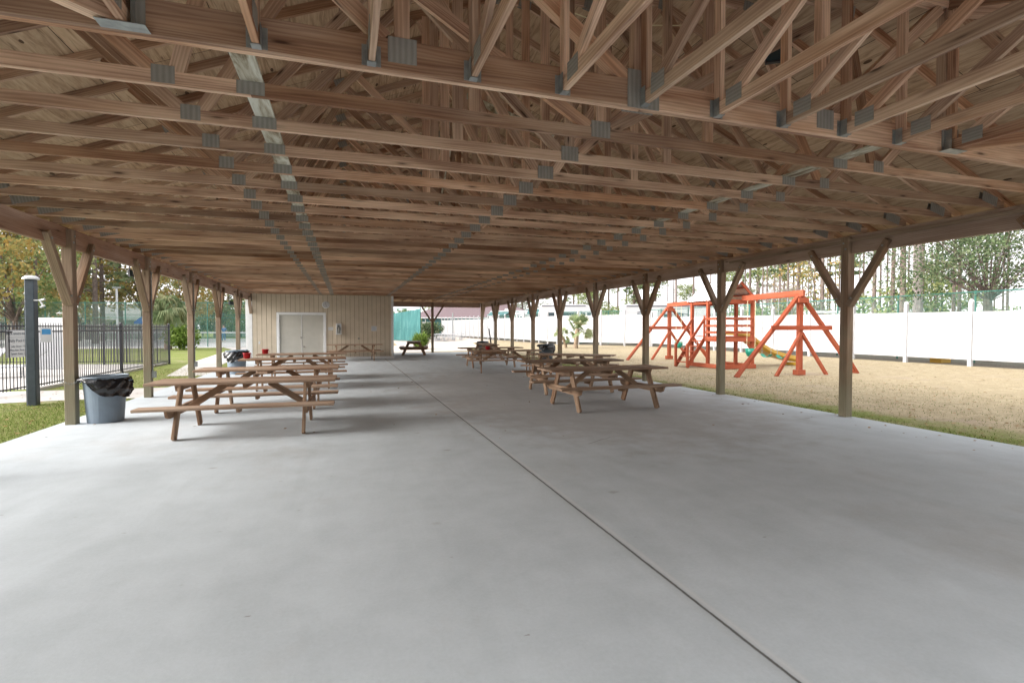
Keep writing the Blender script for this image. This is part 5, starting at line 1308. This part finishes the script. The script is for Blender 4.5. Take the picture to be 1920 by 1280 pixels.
house('long building with maroon roof and white eaves beyond the far fence', (12.0, 104), R(-18), 26, 12, 3.5, 6.4, M['maroonroof'], M['teal'])
house('house with pale grey hip roof behind the tennis courts, above the pool fence', (-34.5, 82), R(17), 12, 10, 2.7, 4.9, M['greyroof'], M['door'])
house('wide grey-roofed house at the left behind the tennis courts', (-52, 78), R(20), 13, 10, 2.7, 5.2, M['greyroof'], M['siding'])
house('low white cottage behind the tennis courts near the building corner', (-19.5, 96), R(17), 9, 7, 2.6, 3.6, M['greyroof'], M['whitepaint'])
house('dark grey roofed shed under the oak at the right edge', (39.5, 16.0), R(-60), 6, 5, 2.2, 3.6, M['shingle'], M['greyroof'], 'shed', .3)
house('unseen tan building added behind the camera to hold light off the near floor', (14.5, -5.2), R(180), 26, 9, 3.3, 6.2, M['greyroof'], M['siding'], 'light_block_end')  # added out of view so the open near end doesn't over-light the floor
house('unseen tan building added left of the near end of the pavilion to block low light', (-9.8, -4.6), R(90), 9.6, 7, 3.1, 5.2, M['greyroof'], M['siding'], 'light_block_left')  # added out of frame, stops low light from the left reaching the near floor
tn_ = thing('blue_tent', 'small bright blue canopy behind the pool fence', 'tent', (-20.4, 64, 0), R(15)); tn_.scale = (.6, .6, 1); MB().prism([(-1.2, 1.9), (1.2, 1.9), (1.2, 2.1), (0, 2.7), (-1.2, 2.1)], -1, 1).obj('canopy', M['blue'], tn_)
for sx in (-1.1, 1.1):
    for sy in (-.9, .9): MB().tube([(sx, sy, 0), (sx, sy, 2)], .03, 5).obj('leg', M['paper'], tn_)
gc = thing('golf_cart', 'white golf cart with flat roof behind the white fence by the near A-frame', 'golf cart', (27.6, 23.8, 0), R(-30))
MB().prism([(-.9, .0), (1.1, 0), (1.1, .1), (-.9, .14)], -.6, .6).obj('roof', M['whitepaint'], gc, bev=.02).location = (0, 0, 2.36)
for sx in (-.8, .9):
    for sy in (-.5, .5): MB().bar((sx, sy, .8), (sx * .92, sy, 2.38), .035, .035).obj('roof_post', M['paper'], gc)
MB().prism([(-1.2, .3), (1.3, .3), (1.35, .65), (.9, .95), (.5, .6), (-.2, .55), (-.3, .95), (-1.2, .95)], -.55, .55).obj('body', M['rv'], gc, bev=.03)
MB().box(-.3, .25, -.5, .5, .8, .92).obj('seat', M['siding'], gc); MB().bar((-.35, 0, .9), (-.42, 0, 1.3), .1, .95, up=(0, 1, 0)).obj('backrest', M['siding'], gc)
for sx in (-.85, .95):
    for sy in (-.58, .42): MB().lathe([(0, 0), (.2, 0), (.23, .08), (.2, .16), (0, .16)], 16).obj('wheel', M['black'], gc).matrix_local = Matrix.Translation((sx, sy + .16, .23)) @ Matrix.Rotation(R(90), 4, 'X')
yb = thing('yellow_crate', 'yellow crate on the ground visible beneath the white fence', 'crate', (24.2, 15.2, 0)); c_ = MB(); c_.box(-.3, .3, -.02, .02, 0, .3); c_.box(-.3, .3, .38, .42, 0, .3); c_.box(-.3, -.26, .02, .38, 0, .3); c_.box(.26, .3, .02, .38, 0, .3); c_.box(-.26, .26, .02, .38, 0, .03); c_.obj('sides', M['yellow'], yb)
up = thing('utility_pole', 'pale utility pole rising behind the far swing frame', 'pole', (*polar(35.4, 58), 0)); MB().tube([(0, 0, 0), (0, 0, 10)], [.19, .13], 10).obj('shaft', M['barkpale'], up); MB().bar((-.9, 0, 9.4), (.9, 0, 9.4), .1, .12).obj('crossarm', M['bark'], up)
lp = thing('light_pole', 'thin pale light pole behind the tennis fence', 'pole', (*polar(-19.5, 60), 0)); MB().tube([(0, 0, 0), (0, 0, 5.1)], .09, 8).obj('shaft', M['paper'], lp); MB().box(-.3, .3, -.15, .15, 5.1, 5.25).obj('lamp_head', M['galv'], lp)
wp = thing('fence_pole', 'grey pole standing before the far white fence', 'pole', (13.2, 66, 0)); MB().tube([(0, 0, 0), (0, 0, 3.4)], .09, 8).obj('shaft', M['galv'], wp)
# white metal picnic tables on the sand
wt = thing('white_table', 'white metal table with benches', 'table', (11.2, 58, 0), R(-20))
MB().bar((-.9, 0, .75), (.9, 0, .75), .75, .04).obj('tabletop', M['paper'], wt)
for s in (-1, 1): MB().bar((-.9, s * .65, .45), (.9, s * .65, .45), .26, .03).obj('bench_seat', M['paper'], wt)
for e in (-.6, .6):
    MB().tube([(e, -.65, .44), (e, -.3, .1), (e, .3, .1), (e, .65, .44)], .025, 5).obj('leg', M['greyplastic'], wt); MB().tube([(e, 0, .1), (e, 0, .74)], .025, 5).obj('leg', M['greyplastic'], wt); MB().tube([(e, -.4, 0), (e, .4, 0)], .03, 5).obj('leg', M['greyplastic'], wt)
wtt = tree_of(wt); GW = 'white metal tables on the sandy ground'; wt['group'] = GW; wt['label'] = 'white metal table with benches closest to the sandy path edge'
for i, (x, y, r) in enumerate(((9.8, 55.6, 10), (12.6, 60.5, -40), (11.5, 63, 0), (13.4, 64.5, 20), (10.5, 60.8, 70))):
    clone(wtt, None, ('nearest white metal table, low at the left of its group', 'white metal table turned across the path in its group', 'white metal table just in front of the dark clipped bush', 'white metal table beside the grey pole near the far fence', 'white metal table in the middle of the white group')[i], GW, (x, y, 0), R(r))

# ------------------------------------------------------------------ person on the tennis court
def person(label, loc, rz):
    t = thing('person', label, 'person', (*loc, 0), rz); t.scale = (1.02,) * 3
    def skin(name, verts, edges, rad, mat, parent, root=0):
        me = bpy.data.meshes.new(name); me.from_pydata(verts, edges, []); me.materials.append(mat)
        o = bpy.data.objects.new(name, me); COL.objects.link(o); o.parent = parent
        md = o.modifiers.new('skin', 'SKIN'); me.skin_vertices
        for i, r_ in enumerate(rad): me.skin_vertices[0].data[i].radius = (r_, r_)
        me.skin_vertices[0].data[root].use_root = True
        o.modifiers.new('sub', 'SUBSURF').levels = 1; o.modifiers['sub'].render_levels = 2
        return o
    V = [(0, 0, .95), (0, 0, 1.15), (0, 0, 1.38), (0, 0, 1.50), (0, -.01, 1.60), (0, -.01, 1.70),
         (.19, 0, 1.40), (.25, .02, 1.13), (.27, -.08, .90), (.27, -.11, .82), (-.19, 0, 1.40), (-.25, .02, 1.13), (-.27, -.08, .90), (-.27, -.11, .82),
         (.10, 0, .90), (.11, -.02, .50), (.12, .02, .08), (.12, -.12, .03), (-.10, 0, .90), (-.11, -.04, .50), (-.12, .0, .08), (-.12, -.14, .03)]
    E = [(0, 1), (1, 2), (2, 3), (3, 4), (4, 5), (2, 6), (6, 7), (7, 8), (8, 9), (2, 10), (10, 11), (11, 12), (12, 13), (0, 14), (14, 15), (15, 16), (16, 17), (0, 18), (18, 19), (19, 20), (20, 21)]
    Rr = [.14, .13, .15, .055, .09, .085, .06, .042, .03, .035, .06, .042, .03, .035, .085, .06, .04, .04, .085, .06, .04, .04]
    skin('body', V, E, Rr, M['skin'], t)
    skin('shirt', [V[0], V[1], V[2], (0, 0, 1.44), V[6], V[7], V[10], V[11]], [(0, 1), (1, 2), (2, 3), (2, 4), (4, 5), (2, 6), (6, 7)], [.165, .155, .175, .08, .08, .062, .08, .062], M['denim'], t)
    skin('trousers', [(0, 0, .98), V[14], V[15], (V[16][0], V[16][1], .12), V[18], V[19], (V[20][0], V[20][1], .12)], [(0, 1), (1, 2), (2, 3), (0, 4), (4, 5), (5, 6)], [.165, .105, .08, .065, .105, .08, .065], M['denim'], t)
    hm_ = MB(); leaf_ = []
    hm_.lathe([(.0, 1.80), (.06, 1.79), (.095, 1.75), (.103, 1.69), (.09, 1.66)][::-1], 12, (0, .015)); hm_.obj('hair', M['bark'], t, smooth=True)
    fc = MB(); fc.box(-.035, -.02, -.105, -.09, 1.665, 1.675); fc.box(.02, .035, -.105, -.09, 1.665, 1.675); fc.box(-.02, .02, -.102, -.09, 1.60, 1.608); fc.obj('face', M['bark'], t)
person('person in blue shirt and blue trousers standing on the tennis court', (-12.3, 61.5), R(20))
ORD = 'first second third fourth fifth sixth seventh eighth ninth tenth eleventh twelfth thirteenth fourteenth fifteenth sixteenth seventeenth eighteenth nineteenth twentieth twenty-first twenty-second twenty-third twenty-fourth twenty-fifth twenty-sixth twenty-seventh twenty-eighth twenty-ninth thirtieth thirty-first thirty-second thirty-third thirty-fourth thirty-fifth thirty-sixth thirty-seventh thirty-eighth thirty-ninth fortieth'.split()
by = {}
for o in COL.objects:
    if o.parent is None and o.get('group', '').startswith(('trees ', 'bushes ', 'autumn ')): by.setdefault(o['label'], []).append(o)
for l, os_ in by.items():
    if len(os_) < 2: continue
    os_.sort(key=lambda o: math.atan2(o.location.x, o.location.y))
    for i, o in enumerate(os_): o['label'] = l + ', ' + ORD[i] + ' from left'
print('objects', len(bpy.data.objects))
